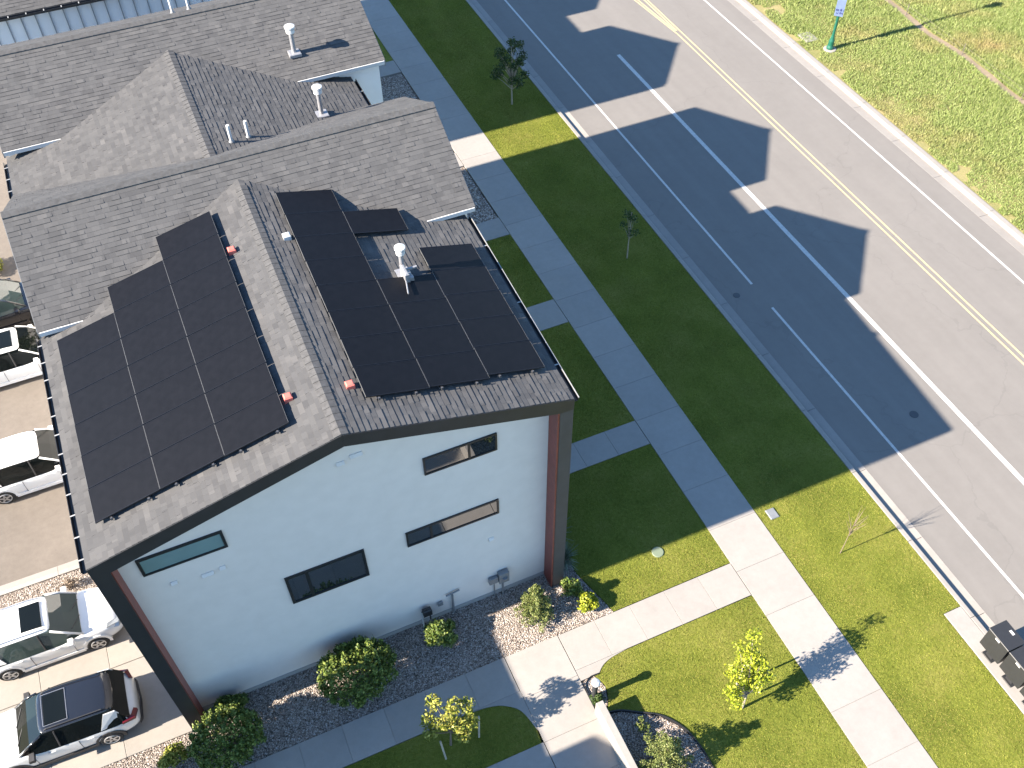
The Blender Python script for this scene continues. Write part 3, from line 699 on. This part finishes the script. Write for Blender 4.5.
# ------------------------------------------------------------------ cars
def wheel(parent, x, y, r=.34, w=.22):
    t = MB(); s = 1 if y > 0 else -1
    prof = [(r * .68, -w / 2), (r * .93, -w / 2), (r, -w / 2 + .03), (r, w / 2 - .03), (r * .93, w / 2), (r * .68, w / 2)]
    t.tube([(x, y + q, r) for _, q in prof], [p for p, _ in prof], 24)
    o = t.build('wheel', 'tyre', parent)
    m = MB(); yo = y + s * (w / 2 + .004)
    m.tube([(x, yo - s * .03, r), (x, yo, r)], [r * .66, r * .66], 24, 1)
    for k in range(5):
        a = 2 * PI * k / 5 + .3
        ca, sa = math.cos(a), math.sin(a)
        m.mesh([(x + ca * .03 - sa * .045, yo + s * .012, r + sa * .03 + ca * .045), (x + ca * .03 + sa * .045, yo + s * .012, r + sa * .03 - ca * .045),
                (x + ca * r * .64 + sa * .028, yo + s * .008, r + sa * r * .64 - ca * .028), (x + ca * r * .64 - sa * .028, yo + s * .008, r + sa * r * .64 + ca * .028)], [(0, 1, 2, 3)])
    m.tube([(x + math.cos(2 * PI * k / 24) * r * .63, yo + s * .006, r + math.sin(2 * PI * k / 24) * r * .63) for k in range(25)], .018, 6)
    m.build('rim', ['rim', 'plastic'], o)
def make_car(label, loc, rz, paint='car_white', roof_paint=None, sunroof=True, L=4.6, Wd=1.86, glass='car_glass', rails=True, lamps=True, group='parked cars beside the townhouses', name='parked_car', wagon=True):
    clad = 'plastic' if roof_paint else paint
    roof_paint = roof_paint or paint
    o = thing(name, label, 'car', loc, rz, group, .955)
    hl, hw = L / 2, Wd / 2
    # lower body: stations along x (front = +x)
    st = [(-hl, .42, .78, .70), (-hl + .06, .34, .92, .84), (-hl + .35, .26, 1.02, .96), (-hl + 1.0, .24, 1.03, 1.0), (-.4, .22, 1.01, 1.0), (.55, .22, .99, 1.0), (1.0, .22, 1.0, 1.0), (1.45, .24, .97, .985), (hl - .4, .26, .90, .93), (hl - .12, .3, .78, .80), (hl, .38, .62, .62)]
    rings = []
    for x, zb, zt, ws in st:
        w = hw * ws
        half = [(w * .90, zb), (w * .985, zb + .12), (w, zb + (zt - zb) * .45), (w * .985, zt - .16), (w * .93, zt - .05), (w * .80, zt)]
        rings.append([(x, y, z) for y, z in half] + [(x, 0, zt + .025)] + [(x, -y, z) for y, z in half[::-1]])
    body = MB(); body.loft(rings); bo = body.build('body', paint, o, smooth=True)
    md = bo.modifiers.new('sub', 'SUBSURF'); md.levels = md.render_levels = 2
    # greenhouse
    xr0, xr1, xw1, xw0 = (-hl + .22, -hl + .62, .28, 1.08) if wagon else (-hl + .5, -hl + 1.15, .2, 1.05)
    zb, zr = .99, 1.63
    gs = [(xr0, zb, zb + .02, .78, .77), ((xr0 + xr1) / 2, zb, zb + (zr - zb) * .55, .865, .76), (xr1, zb, zr - .05, .885, .675), (-.6, zb, zr - .005, .895, .70), (xw1, zb, zr - .035, .885, .68), ((xw0 + xw1) / 2, zb, zb + (zr - zb) * .55, .865, .735), (xw0, zb, zb + .02, .80, .775)]
    ring = lambda g, e=0.0: [(g[0], g[3] * hw / .93, g[1] - .08), (g[0], g[4] * hw / .93 + e, g[2]), (g[0], 0, g[2] + .035 + e), (g[0], -g[4] * hw / .93 - e, g[2]), (g[0], -g[3] * hw / .93, g[1] - .08)]
    MB().loft([ring(g) for g in gs]).build('window_glass', glass, o)
    # windscreen as its own pane, a touch proud
    k = hw / .93
    MB().face([(xw0 + .01, .70 * k, zb + .035), (xw0 + .01, -.70 * k, zb + .035), (xw1 + .03, -.57 * k, zr - .045), (xw1 + .03, 0, zr - .0), (xw1 + .03, .57 * k, zr - .045)]).build('windscreen', 'windshield', o) if lamps == 'never' else None
    # roof shell
    rs = [(xr1 - .16, .61, zr - .10), (xr1 + .05, .675, zr - .01), (-.7, .70, zr + .035), (-.1, .70, zr + .03), (xw1 - .02, .665, zr - .012), (xw1 + .06, .63, zr - .05)]
    rr = []
    for x, w, z in rs:
        w *= k
        rr.append([(x, w + .02, z - .06), (x, w + .012, z - .018), (x, w - .08, z + .015), (x, 0, z + .04), (x, -w + .08, z + .015), (x, -w - .012, z - .018), (x, -w - .02, z - .06)])
    ro = MB().loft(rr).build('roof', roof_paint, o, smooth=True); md = ro.modifiers.new('sub', 'SUBSURF'); md.levels = md.render_levels = 1
    if sunroof:
        MB().box(-.50, .12, -.47 * k, .47 * k, zr + .02, zr + .066, bev=.008).build('sunroof', 'car_glass', o)
        if roof_paint != paint:
            q = .50 * k; fr = MB()
            for a, b in (((-.53, -q), (.15, -q)), ((.15, -q), (.15, q)), ((.15, q), (-.53, q)), ((-.53, q), (-.53, -q))): fr.tube([(a[0], a[1], zr + .064), (b[0], b[1], zr + .064)], .009, 6)
            fr.build('sunroof_frame', 'rim', o)
    # pillars, rails, handles, mirrors, lamps
    for s in (-1, 1):
        p = MB(); p.tube([(xw0 + .02, s * .785 * k, zb - .01), ((xw0 + xw1) / 2, s * .765 * k, zb + (zr - zb) * .56), (xw1 + .02, s * .69 * k, zr - .045)], [.04, .034, .034], 8); p.build('pillar', roof_paint if roof_paint != paint else paint, o, True)
        p = MB(); p.tube([(-.05, s * .885 * k, zb - .03), (-.08, s * .71 * k, zr - .03)], .028, 6); p.build('pillar', 'plastic', o)
        if wagon:
            p = MB(); p.mesh([(-1.22, s * .893 * k, zb - .03), (xr0 + .05, s * .80 * k, zb - .03), (xr1 - .12, s * .715 * k, zr - .1), (-1.02 - .45, s * .727 * k, zr - .09),
                              (-1.22, s * .86 * k, zb - .03), (xr0 + .05, s * .77 * k, zb - .03), (xr1 - .12, s * .685 * k, zr - .1), (-1.02 - .45, s * .697 * k, zr - .09)],
                             [(0, 1, 2, 3), (4, 5, 6, 7), (0, 1, 5, 4), (1, 2, 6, 5), (2, 3, 7, 6), (3, 0, 4, 7)]); p.build('pillar', paint, o)
        if rails:
            p = MB(); p.tube([(xr1 + .1, s * .60 * k, zr + .0), (xr1 + .2, s * .60 * k, zr + .07), (-.2, s * .61 * k, zr + .085), (.08, s * .59 * k, zr + .06), (.16, s * .58 * k, zr + .0)], .018, 6); p.build('roof_rail', 'rim' if roof_paint == paint else 'plastic', o)
        p = MB()
        for x in (-.98, .12): p.box(x, x + .2, s * hw * 1.0 - .012, s * hw * 1.0 + .022, .83, .865)
        p.build('door_handle', paint, o)
        p = MB()
        for x in (-.55, .72): p.box(x - .006, x + .006, min(s * (hw - .03), s * (hw + .003)), max(s * (hw - .03), s * (hw + .003)), .33, .88)
        p.build('door_seam', 'plastic', o)
        mi = MB(); mi.loft([[(.74 + a * .09, s * (hw + b), 1.02 + c) for a, c in ((-1, -.07), (1, -.05), (.7, .08), (-1, .09))] for b in (-.06, .19)]); mi.tube([(.74, s * (hw - .1), .98), (.74, s * (hw + .04), 1.0)], .03, 6); mi.build('wing_mirror', paint if roof_paint == paint else 'plastic', o)
        hlp = MB(); hlp.loft([[(hl - .50, s * .86 * hw, .78), (hl - .50, s * .86 * hw, .90), (hl - .45, s * .70 * hw, .905)], [(hl - .14, s * .83 * hw, .70), (hl - .13, s * .72 * hw, .79), (hl - .14, s * .52 * hw, .79)], [(hl - .04, s * .62 * hw, .66), (hl - .05, s * .6 * hw, .74), (hl - .045, s * .42 * hw, .74)]])
        hlp.build('headlight', 'clear_lens', o)
        tl = MB(); tl.loft([[(-hl + .46, s * hw * .97, .90), (-hl + .46, s * hw * .965, .97), (-hl + .44, s * hw * .88, .99)], [(-hl + .09, s * hw * .88, .84), (-hl + .08, s * hw * .87, .96), (-hl + .18, s * hw * .78, 1.01)], [(-hl + .0, s * hw * .58, .80), (-hl + .0, s * hw * .56, .90), (-hl + .09, s * hw * .54, .96)]])
        tl.build('taillight', 'red_lens', o)
        for x in (-1.34, 1.37):
            a = MB(); n = 16
            ri, rq = .36, .45
            V = []; F = []
            for q in range(n + 1):
                t = PI * (q / n) * 1.12 - .06 * PI
                for r in (ri, rq): V += [(x + math.cos(t) * r, s * (hw + .004), .34 + math.sin(t) * r * .98), (x + math.cos(t) * r, s * (hw - .16), .34 + math.sin(t) * r * .98)]
            for q in range(n):
                b = q * 4; F += [(b, b + 2, b + 6, b + 4), (b, b + 4, b + 5, b + 1), (b + 2, b + 3, b + 7, b + 6)]
            a.mesh(V, F); a.build('wheel_arch', clad, o)
            wheel(o, x, s * (hw - .10))
        sk = MB(); sk.box(-.95, .95, min(s * (hw - .1), s * (hw + .008)), max(s * (hw - .1), s * (hw + .008)), .2, .33); sk.build('side_skirt', clad, o)
    bp = MB(); bp.loft([[(-hl + .08, -.8 * hw, .3), (-hl + .08, -.8 * hw, .5), (-hl - .01, -.7 * hw, .5), (-hl - .02, -.7 * hw, .34)], [(-hl - .03, 0, .28), (-hl - .04, 0, .52), (-hl - .06, 0, .52), (-hl - .07, 0, .34)], [(-hl + .08, .8 * hw, .3), (-hl + .08, .8 * hw, .5), (-hl - .01, .7 * hw, .5), (-hl - .02, .7 * hw, .34)]])
    bp.build('rear_bumper', 'plastic', o)
    gr = MB(); gr.box(hl - .12, hl - .01, -.42 * hw, .42 * hw, .42, .62, bev=.01); gr.build('grille', 'plastic', o)
    wi = MB()
    for s in (-.1, .5): wi.tube([(xw0 + .02, s, zb + .05), (xw0 - .22, s - .5, zb + .22)], .012, 5)
    wi.build('wiper', 'plastic', o)
    return o
make_car('white wagon with dark sunroof parked nose-in on the driveway beside the gravel strip', (-7.62, 18.66, 0), math.radians(-1), 'car_white', None, True, glass='windshield')
make_car('pale silver wagon with black roof and framed sunroof, its tail towards the house', (-7.68, 15.5, 0), math.radians(180 - 2), 'car_silver', 'car_black', True, glass='car_glass', rails=True)
make_car('white car without sunroof, parked alone between tan pavement strips below the gutter', (-7.15, 25.45, 0), math.radians(0), 'car_white', None, False, glass='car_glass', rails=False)
make_car('white car with dark sunroof, half hidden by the corner of the roof eaves', (-7.25, 30.95, 0), math.radians(0), 'car_white', None, True, glass='car_glass', rails=False)
make_car('black car with pale windscreen, farthest of the cars beside the houses', (-7.7, 34.0, 0), math.radians(3), 'car_black', None, False, glass='windshield', rails=False)

# ------------------------------------------------------------------ plants
def leaf_cloud(clumps, size, flat=.6, seed=1):
    """clumps: (cx,cy,cz,rx,ry,rz,n, shell) -> V,F of quads"""
    r = np.random.default_rng(seed); Vs = []
    for cx, cy, cz, rx, ry, rz, n, sh in clumps:
        d = r.normal(size=(n, 3)); d /= np.linalg.norm(d, axis=1)[:, None]
        rad = (sh + (1 - sh) * r.random(n)) ** .6
        P = d * rad[:, None] * np.array([rx, ry, rz]) * (1 + .12 * r.normal(size=(n, 1))) + np.array([cx, cy, cz])
        nn = d * flat + r.normal(size=(n, 3)) * .6; nn /= np.linalg.norm(nn, axis=1)[:, None]
        t = np.cross(nn, r.normal(size=(n, 3))); t /= np.linalg.norm(t, axis=1)[:, None] + 1e-9; b = np.cross(nn, t)
        s = size * r.uniform(.6, 1.35, (n, 1))
        Vs.append(np.stack([P - t * s, P + b * s * .55, P + t * s, P - b * s * .55], 1).reshape(-1, 3))
    V = np.concatenate(Vs); V[:, 2] = np.maximum(V[:, 2], .005)
    return V, np.arange(len(V)).reshape(-1, 4)
def lumps(rx, ry, rz, zc, k, n, seed, sub=.42, sh=.55):
    if k > 20: return sprigs(rx, ry, rz, zc, k, n, seed)
    r = np.random.default_rng(seed); out = [(0, 0, zc, rx * .8, ry * .8, rz * .8, n, .3)]
    for i in range(k):
        a = r.uniform(0, 2 * PI); e = math.asin(r.uniform(-.35, 1)); q = r.uniform(.62, .82)
        s = sub * r.uniform(.7, 1.25)
        out.append((math.cos(a) * math.cos(e) * rx * q, math.sin(a) * math.cos(e) * ry * q, zc + math.sin(e) * rz * q, rx * s, ry * s, rz * s, n // 2, sh))
    return out
def sprigs(rx, ry, rz, zc, k, n, seed):
    r = np.random.default_rng(seed); out = [(0, 0, zc, rx * .84, ry * .84, rz * .84, n * 2, .6)]
    for i in range(k * 7):
        a = r.uniform(0, 2 * PI); e = math.asin(r.uniform(-.3, 1)); q = r.uniform(.80, 1.0)
        s = r.uniform(.09, .15)
        out.append((math.cos(a) * math.cos(e) * rx * q, math.sin(a) * math.cos(e) * ry * q, zc + math.sin(e) * rz * q + .03, s * .65, s * .65, s * 1.7, 30, .2))
    return out
def shrub(label, x, y, rx, ry, h, leaf, size, k, n, seed, name='shrub', group=None, cat='shrub'):
    o = thing(name, label, cat, (x, y, -.03), 0, group)
    V, F = leaf_cloud(lumps(rx, ry, h * .52, h * .5, k, n, seed), size, .5, seed); raw_mesh('foliage', V, F, leaf, o)
    m = MB()
    r = random.Random(seed)
    for i in range(5): m.tube([(0, 0, 0), (r.uniform(-1, 1) * rx * .3, r.uniform(-1, 1) * ry * .3, h * .35), (r.uniform(-1, 1) * rx * .5, r.uniform(-1, 1) * ry * .5, h * .62)], [.025, .018, .008], 5)
    m.build('stem', 'bark', o); return o
G1 = 'shrubs in the gravel bed by the white wall'
shrub('largest round green shrub, in the middle of the bed before the white wall', .64, 13.42, 1.22, 1.0, 1.5, 'leaf_green', .045, 30, 2200, 3, group=G1)
shrub('large dark green shrub at the black wing wall corner beside the walkway', -3.33, 13.0, 1.08, .88, 1.7, 'leaf_green', .045, 26, 2100, 4, group=G1)
shrub('small yellow tipped shrub in front of the gas meter', 3.42, 13.72, .52, .5, .95, 'leaf_green', .045, 12, 620, 5, group=G1)
shrub('low shrub squeezed against the wall behind the largest round shrub', .78, 14.12, .55, .3, 1.15, 'leaf_green', .05, 9, 600, 6, group=G1)
shrub('low shrub against the wall beside the black wing corner', -3.15, 14.1, .55, .3, .8, 'leaf_green', .05, 9, 600, 7, group=G1)
shrub('bright golden shrub on the gravel by the walkway and lawn corner', 8.0, 12.86, .36, .34, .62, 'gold', .045, 9, 420, 8, group=G1)
shrub('small dark green shrub in the shade of the red trimmed wing wall', 7.75, 13.55, .36, .34, .5, 'leaf_green', .045, 8, 260, 9, group=G1)
shrub('small yellow green shrub at the gravel corner by the driveway', -4.9, 13.35, .42, .35, .55, 'leaf_mid', .045, 8, 350, 10, group=G1)
shrub('tiny dry brown shrub on the gravel strip between driveways', -6.95, 20.35, .34, .2, .35, 'bark', .03, 6, 120, 13)
shrub('tiny sprig of a shrub in the shaded bed behind the low white wall', 7.75, 8.75, .22, .22, .4, 'needle', .04, 5, 70, 14)
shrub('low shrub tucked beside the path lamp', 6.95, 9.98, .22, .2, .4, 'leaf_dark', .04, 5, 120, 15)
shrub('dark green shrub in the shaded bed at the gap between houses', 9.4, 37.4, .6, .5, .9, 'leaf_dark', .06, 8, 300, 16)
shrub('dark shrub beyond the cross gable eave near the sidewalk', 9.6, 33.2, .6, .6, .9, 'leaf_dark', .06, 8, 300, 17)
shrub('grassy clump beside the far driveway at the photo edge', -7.9, 37.3, .5, .7, .6, 'leaf_mid', .06, 8, 300, 18)
shrub('bright green bush at the far corner of the linking roof', -5.0, 32.4, .7, .7, 3.6, 'leaf_green', .07, 10, 400, 19)
def grass_clump(label, x, y, h, n, seed, mat='reed'):
    r = np.random.default_rng(seed); o = thing('ornamental_grass', label, 'ornamental grass', (x, y, -.03), 0, 'ornamental grasses by the house side')
    a = r.uniform(0, 2 * PI, n); l = r.uniform(.6, 1, n) * h; t = r.uniform(.15, 1.1, n)
    base = np.c_[np.cos(a) * .05, np.sin(a) * .05, np.zeros(n)]; d = np.c_[np.cos(a) * np.sin(t), np.sin(a) * np.sin(t), np.cos(t)]
    mid = base + d * l[:, None] * .6; tip = mid + np.c_[d[:, :2] * 1.3, d[:, 2:] * .35] * l[:, None] * .4
    s = np.c_[-np.sin(a), np.cos(a), np.zeros(n)] * .012
    V = np.stack([base - s, base + s, mid + s, mid - s, mid - s, mid + s, tip + s * .3, tip - s * .3], 1).reshape(-1, 3)
    raw_mesh('blades', V, np.arange(len(V)).reshape(-1, 4), mat, o)
grass_clump('pale feathery grass clump nearest the porch planter', 8.1, 15.7, .95, 170, 21)
grass_clump('grey green grass clump in the shade by the charcoal wing wall', 8.05, 14.7, .8, 150, 22)
def conifer(label, x, y, h, r, seed):
    o = thing('spruce', label, 'spruce', (x, y, -.03), 0, 'dwarf spruces'); rr = random.Random(seed); cl = []
    lv = int(h / .17)
    for i in range(lv):
        z = .12 + i * .17; q = r * (1 - (z / (h + .1)) ** 1.15); nb = max(3, int(9 * q / r) + 2)
        for k in range(nb):
            a = 2 * PI * k / nb + rr.uniform(-.4, .4) + i * .7; L = q * rr.uniform(.75, 1.15)
            for t in (.45, .75, 1.0): cl.append((math.cos(a) * L * t, math.sin(a) * L * t, z + .05 * t + rr.uniform(-.03, .05), .08 + .04 * q, .08 + .04 * q, .08, 44, .3))
    cl.append((0, 0, h, .05, .05, .12, 25, .2))
    V, F = leaf_cloud(cl, .030, .4, seed); raw_mesh('foliage', V, F, 'needle', o)
    MB().tube([(0, 0, 0), (0, 0, h * .95)], [.045, .01], 7).build('trunk', 'bark', o)
conifer('dwarf spruce standing against the white wall by the red trimmed wing', 6.42, 13.3, 1.75, .62, 31)
conifer('dwarf spruce in the curved gravel bed behind the low white wall', 7.72, 7.5, 1.9, .85, 32)
def tree(label, x, y, limbs, clumps, leaf, size, seed, trunk_mat='bark', r0=.05, group=None, name='young_tree'):
    o = thing(name, label, 'tree', (x, y, -.015), 0, group)
    m = MB()
    for L in limbs:
        n = len(L); m.tube(L, [r0 * (1 - .75 * i / (n - 1)) * (1 if L[0][2] < .2 else .55) for i in range(n)], 7)
    m.build('trunk', trunk_mat, o)
    if clumps:
        V, F = leaf_cloud(clumps, size, .3, seed); raw_mesh('crown', V, F, leaf, o)
    return o
def crown(limbs, rx, n, seed, k=3, sp=.3):
    r = random.Random(seed); out = []
    for L in limbs:
        for i, p in enumerate(L[1:]):
            for j in range(k): out.append((p[0] + r.uniform(-sp, sp), p[1] + r.uniform(-sp, sp), p[2] + r.uniform(-.15, .25), rx * r.uniform(.6, 1.2), rx * r.uniform(.6, 1.2), rx * r.uniform(.5, 1.0), n, .2))
    return out
# lime tree on the front lawn: several stems
lb = [[(0, 0, 0), (.02, .03, .7), (.0, .05, 1.3)]]
tops = [(-.62, .1, 1.55), (-.35, .35, 2.2), (.1, .45, 2.6), (.35, .25, 2.25), (.5, 0, 1.75), (.1, -.1, 1.9), (-.15, .2, 1.75), (.28, .8, 3.0), (-.55, -.15, 1.25), (.3, .5, 2.0)]
for t in tops: lb.append([(.0, .05, .75 + .1 * random.random()), (t[0] * .5, t[1] * .5, t[2] * .68), t])
tops2 = [(-.72, .0, 1.85), (.42, .45, 2.1), (-.1, .75, 2.55), (.55, .3, 1.5), (-.45, .5, 1.95), (.05, .15, 1.45)]
for t in tops2: lb.append([(.0, .05, .8), (t[0] * .5, t[1] * .5, t[2] * .7), t])
tops += tops2
cl = [(t[0] + .02, t[1], t[2], .25, .25, .26, 130, .1) for t in tops] + [(t[0] * .75, t[1] * .75, t[2] * .86, .22, .22, .2, 90, .15) for t in tops]
tree('bright lime leaved young tree on the sunlit front lawn, tied between stakes', 10.72, 8.05, lb, cl, 'leaf_yel', .042, 41, 'pale_bark', .045)
def stake(label, x, y, h=1.7, lean=(0, 0), mat='stake'):
    o = MB().tube([(x, y, -.1), (x + lean[0], y + lean[1], h)], .03, 7).build('tree_stake', mat); tag(o, label, 'stake', 'stakes beside young trees')
stake('wooden stake on the street side of the lime leaved tree', 11.45, 8.25, 1.5); stake('wooden stake behind the lime leaved tree', 10.95, 8.72, 1.35)
# yellow green tree by the walkway
tops = [(-.45, .25, 1.75), (-.2, .45, 2.25), (.3, .2, 2.15), (.62, .1, 2.0), (.25, -.15, 1.65), (-.1, 0, 1.7), (.6, -.2, 1.6), (.15, .1, 1.95), (-.5, .0, 1.5), (.3, -.35, 1.3)]
lb = [[(0, 0, 0), (.05, .05, .6), (.08, .06, 1.2)]] + [[(.05, .05, .8), (t[0] * .55 + .04, t[1] * .5, t[2] * .75), t] for t in tops]
cl = [(t[0], t[1], t[2], .25, .25, .22, 190, .2) for t in tops]
tree('small round yellow green tree on the shaded lawn between the walkways', 2.45, 10.55, lb, cl, 'leaf_mid', .05, 42, 'bark', .04)
stake('pale stake on the lawn right of the round yellow green tree', 3.28, 10.42, 1.2, (.08, .1)); stake('pale stake on the lawn left of the round yellow green tree', 2.18, 10.22, 1.1, (-.06, .12))
# boulevard trees
tops = [(0, 0, 2.2), (.25, .15, 1.9), (-.28, .1, 1.85), (.1, .3, 2.05), (-.1, -.2, 1.6), (.2, -.1, 1.45), (-.15, .15, 2.4)]
lb = [[(0, 0, 0), (0, .01, .8), (.02, 0, 1.7), (0, 0, 2.5)]] + [[(0, 0, 1.1), (t[0] * .6, t[1] * .6, t[2] * .85), t] for t in tops]
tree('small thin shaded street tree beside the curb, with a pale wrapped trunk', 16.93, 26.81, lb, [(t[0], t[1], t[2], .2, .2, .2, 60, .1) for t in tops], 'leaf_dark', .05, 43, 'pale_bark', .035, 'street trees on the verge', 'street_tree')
rt = random.Random(5); tops = [(rt.uniform(-.75, .75), rt.uniform(-.75, .75), rt.uniform(1.4, 3.1)) for _ in range(22)] + [(0, 0, 3.4), (.2, .1, 3.2)]
lb = [[(0, 0, 0), (0, .02, 1.0), (.02, 0, 2.2), (0, 0, 3.2)]] + [[(0, 0, min(1.4, t[2] * .6)), (t[0] * .55, t[1] * .55, t[2] * .85), t] for t in tops]
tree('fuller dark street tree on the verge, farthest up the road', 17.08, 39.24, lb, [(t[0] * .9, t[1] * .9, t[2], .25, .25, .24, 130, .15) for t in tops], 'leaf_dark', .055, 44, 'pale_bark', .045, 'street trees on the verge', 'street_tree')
lb = [[(0, 0, 0), (.03, .01, .6), (.05, .03, 1.2), (.07, .02, 1.75)]]
for i in range(16):
    a = rt.uniform(0, 2 * PI); z0 = rt.uniform(1.0, 1.6); L = rt.uniform(.5, 1.0)
    lb.append([(.06, .02, z0), (.06 + math.cos(a) * .15, .02 + math.sin(a) * .15, z0 + L * .5), (.06 + math.cos(a) * .32, .02 + math.sin(a) * .32, z0 + L)])
tree('bare leafless young street tree on the sunlit verge, staked beside the curb', 16.52, 11.21, lb, [], None, .04, 45, 'bark', .017, 'street trees on the verge', 'street_tree')

# ------------------------------------------------------------------ edging, low wall, bollard
def edging(label, pts):
    m = MB(); m.loft([[(p[0] + ox, p[1] + oy, z) for ox, oy, z in ((-.022, -.022, -.06), (.022, .022, -.06), (.014, .014, .04), (-.014, -.014, .04))] for p in pts])
    tag(m.build('garden_edging', 'edging'), label, 'garden edging')
edging('black plastic edging strip curving between lawn and the conifer bed', BEDC + [(9.03, 4.5)])
edging('black edging strip curving round the path lamp beside the walkway', cr([(7.34, 10.73), (7.0, 10.72), (6.78, 10.5), (6.76, 10.1), (6.765, 9.75)]))
lwm = MB(); lwm.box(6.68, 6.905, 3.5, 9.70, -.1, .70, bev=.012)
tag(lwm.build('low_wall', 'concrete'), 'low white concrete wall between the walkway and the conifer bed', 'wall')
bl = thing('path_lamp', 'black path lamp with a white domed cap at the walkway bend', 'path lamp', (6.87, 10.12, -.03))
MB().lathe((0, 0, 0), [(.13, 0), (.13, .04), (.085, .05), (.085, .95), (.11, .96), (.11, 1.06)], 16).build('post', 'black', bl)
MB().lathe((0, 0, 1.06), [(.135, 0), (.135, .03), (.10, .08), (.03, .11)], 16).build('cap', 'white_paint', bl)
# utility covers in the lawns
for (x, y, r, lab) in ((11.05, 13.7, .2, 'round pale green utility lid in the lawn near the front walkway'),):
    tag(disc('utility_cover', x, y, r, 0, 'reed', 20, .03), lab, 'utility cover')
MB_ = MB(); MB_.box(15.17, 15.5, 13.22, 13.62, -.05, .035, bev=.02); tag(MB_.build('utility_cover', 'grey_box'), 'square grey utility lid in the verge beside the sidewalk', 'utility cover')
tag(MB().box(33.72, 34.5, 37.85, 38.75, -.05, .05, bev=.03).build('utility_pad', 'concrete'), 'flat pale concrete pad in the dry grass beside the street lamp', 'pad')

# ------------------------------------------------------------------ mailboxes
def mailbox():
    o = thing('cluster_mailbox', 'x', 'mailbox')
    MB().box(-.39, .39, -.30, .30, .42, 1.30, bev=.012).build('cabinet', 'mailbox', o)
    MB().box(-.41, .41, -.33, .33, 1.302, 1.345, bev=.015).build('cabinet_top', 'mailbox', o)
    m = MB(); m.box(-.12, .12, -.12, .12, .02, .42); m.build('pedestal', 'mailbox', o)
    m = MB(); m.box(-.2, .2, -.2, .2, .0, .03, bev=.006); m.build('base_plate', 'mailbox', o)
    m = MB()
    for i in range(4):
        for j in range(3): m.box(-.36 + j * .245, -.36 + j * .245 + .235, .302, .31, .47 + i * .2, .47 + i * .2 + .19)
    m.build('mail_door', 'mailbox', o)
    MB().box(-.10, .06, -.31, -.303, 1.20, 1.28).build('label_plate', 'white_paint', o)
    MB().box(-.09, .07, .14, .22, 1.346, 1.352).build('label_plate', 'white_paint', o)
    return o
mbx = mailbox(); 
for i, (y, lab) in enumerate(((6.35, 'dark grey cluster mailbox at the uphill end of the curbside row'), (5.50, 'dark grey cluster mailbox second from the uphill end of the curbside row'), (4.65, 'dark grey cluster mailbox cut by the photo edge at the end of the curbside row'))):
    o = mbx if i == 0 else copy_tree(mbx)
    o.location = (18.55, y, .014); o.rotation_euler = (0, 0, -PI / 2); o['label'] = lab; o['group'] = 'cluster mailboxes by the curb'

# ------------------------------------------------------------------ street lamp, fence
sl_ = thing('street_lamp', 'green street lamp post with a blue banner standing in the field verge', 'street lamp', (34.45, 36.8, -.01))
MB().lathe((0, 0, 0), [(.34, 0), (.34, .06), (.30, .08)], 18).build('footing', 'concrete', sl_)
MB().lathe((0, 0, .07), [(.19, 0), (.19, .1), (.15, .2), (.15, .45), (.11, .6), (.085, .75)], 16).build('base_cover', 'green_post', sl_)
MB().lathe((0, 0, .6), [(.075, 0), (.07, 3.0), (.055, 5.6), (.06, 5.7)], 14).build('post', 'green_post', sl_)
MB().lathe((0, 0, 6.3), [(.06, 0), (.18, .1), (.22, .5), (.26, .52), (.05, .75)], 16).build('lantern', 'green_post', sl_)
bn = MB().box(-.02, .02, -.22, .22, 1.75, 3.35, bev=.004)
b = bn.build('banner', 'banner', sl_); b.location = (-.05, -.05, .2); b.rotation_euler = (0, 0, math.radians(45))
m = MB()
rb = random.Random(9)
for i in range(2):
    for k in range(5):
        y = -.20 + k * .08; z = 1.86 + i * .17
        for s in (-1, 1):
            m.box(s * .022, s * .024, y, y + .022, z, z + .11)
            if rb.random() < .8: m.box(s * .022, s * .024, y + .022, y + .07, z + rb.choice((0, .045, .088)), z + rb.choice((.02, .066, .11)) + .02)
m.build('banner_lettering', 'ink', b)
fy = [28.95, 33.5, 38.0, 42.5, 47.0, 24.5, 20.0]
fl = thing('wire_fence', 'low wire fence on thin rusty posts along the bare dirt strip in the field', 'fence', (40.36, 33.5, 0))
for y in fy: MB().tube([(.1 * math.sin(y), y - 33.5, -.1), (.1 * math.sin(y) + .03, y - 33.5 + .02, .62)], .022, 6).build('fence_post', 'rusty', fl)
for z in (.3, .55): MB().tube([(0, 19 - 33.5, z), (0, 33.5 - 33.5, z - .02), (0, 48 - 33.5, z)], .006, 4).build('wire', 'rusty', fl)
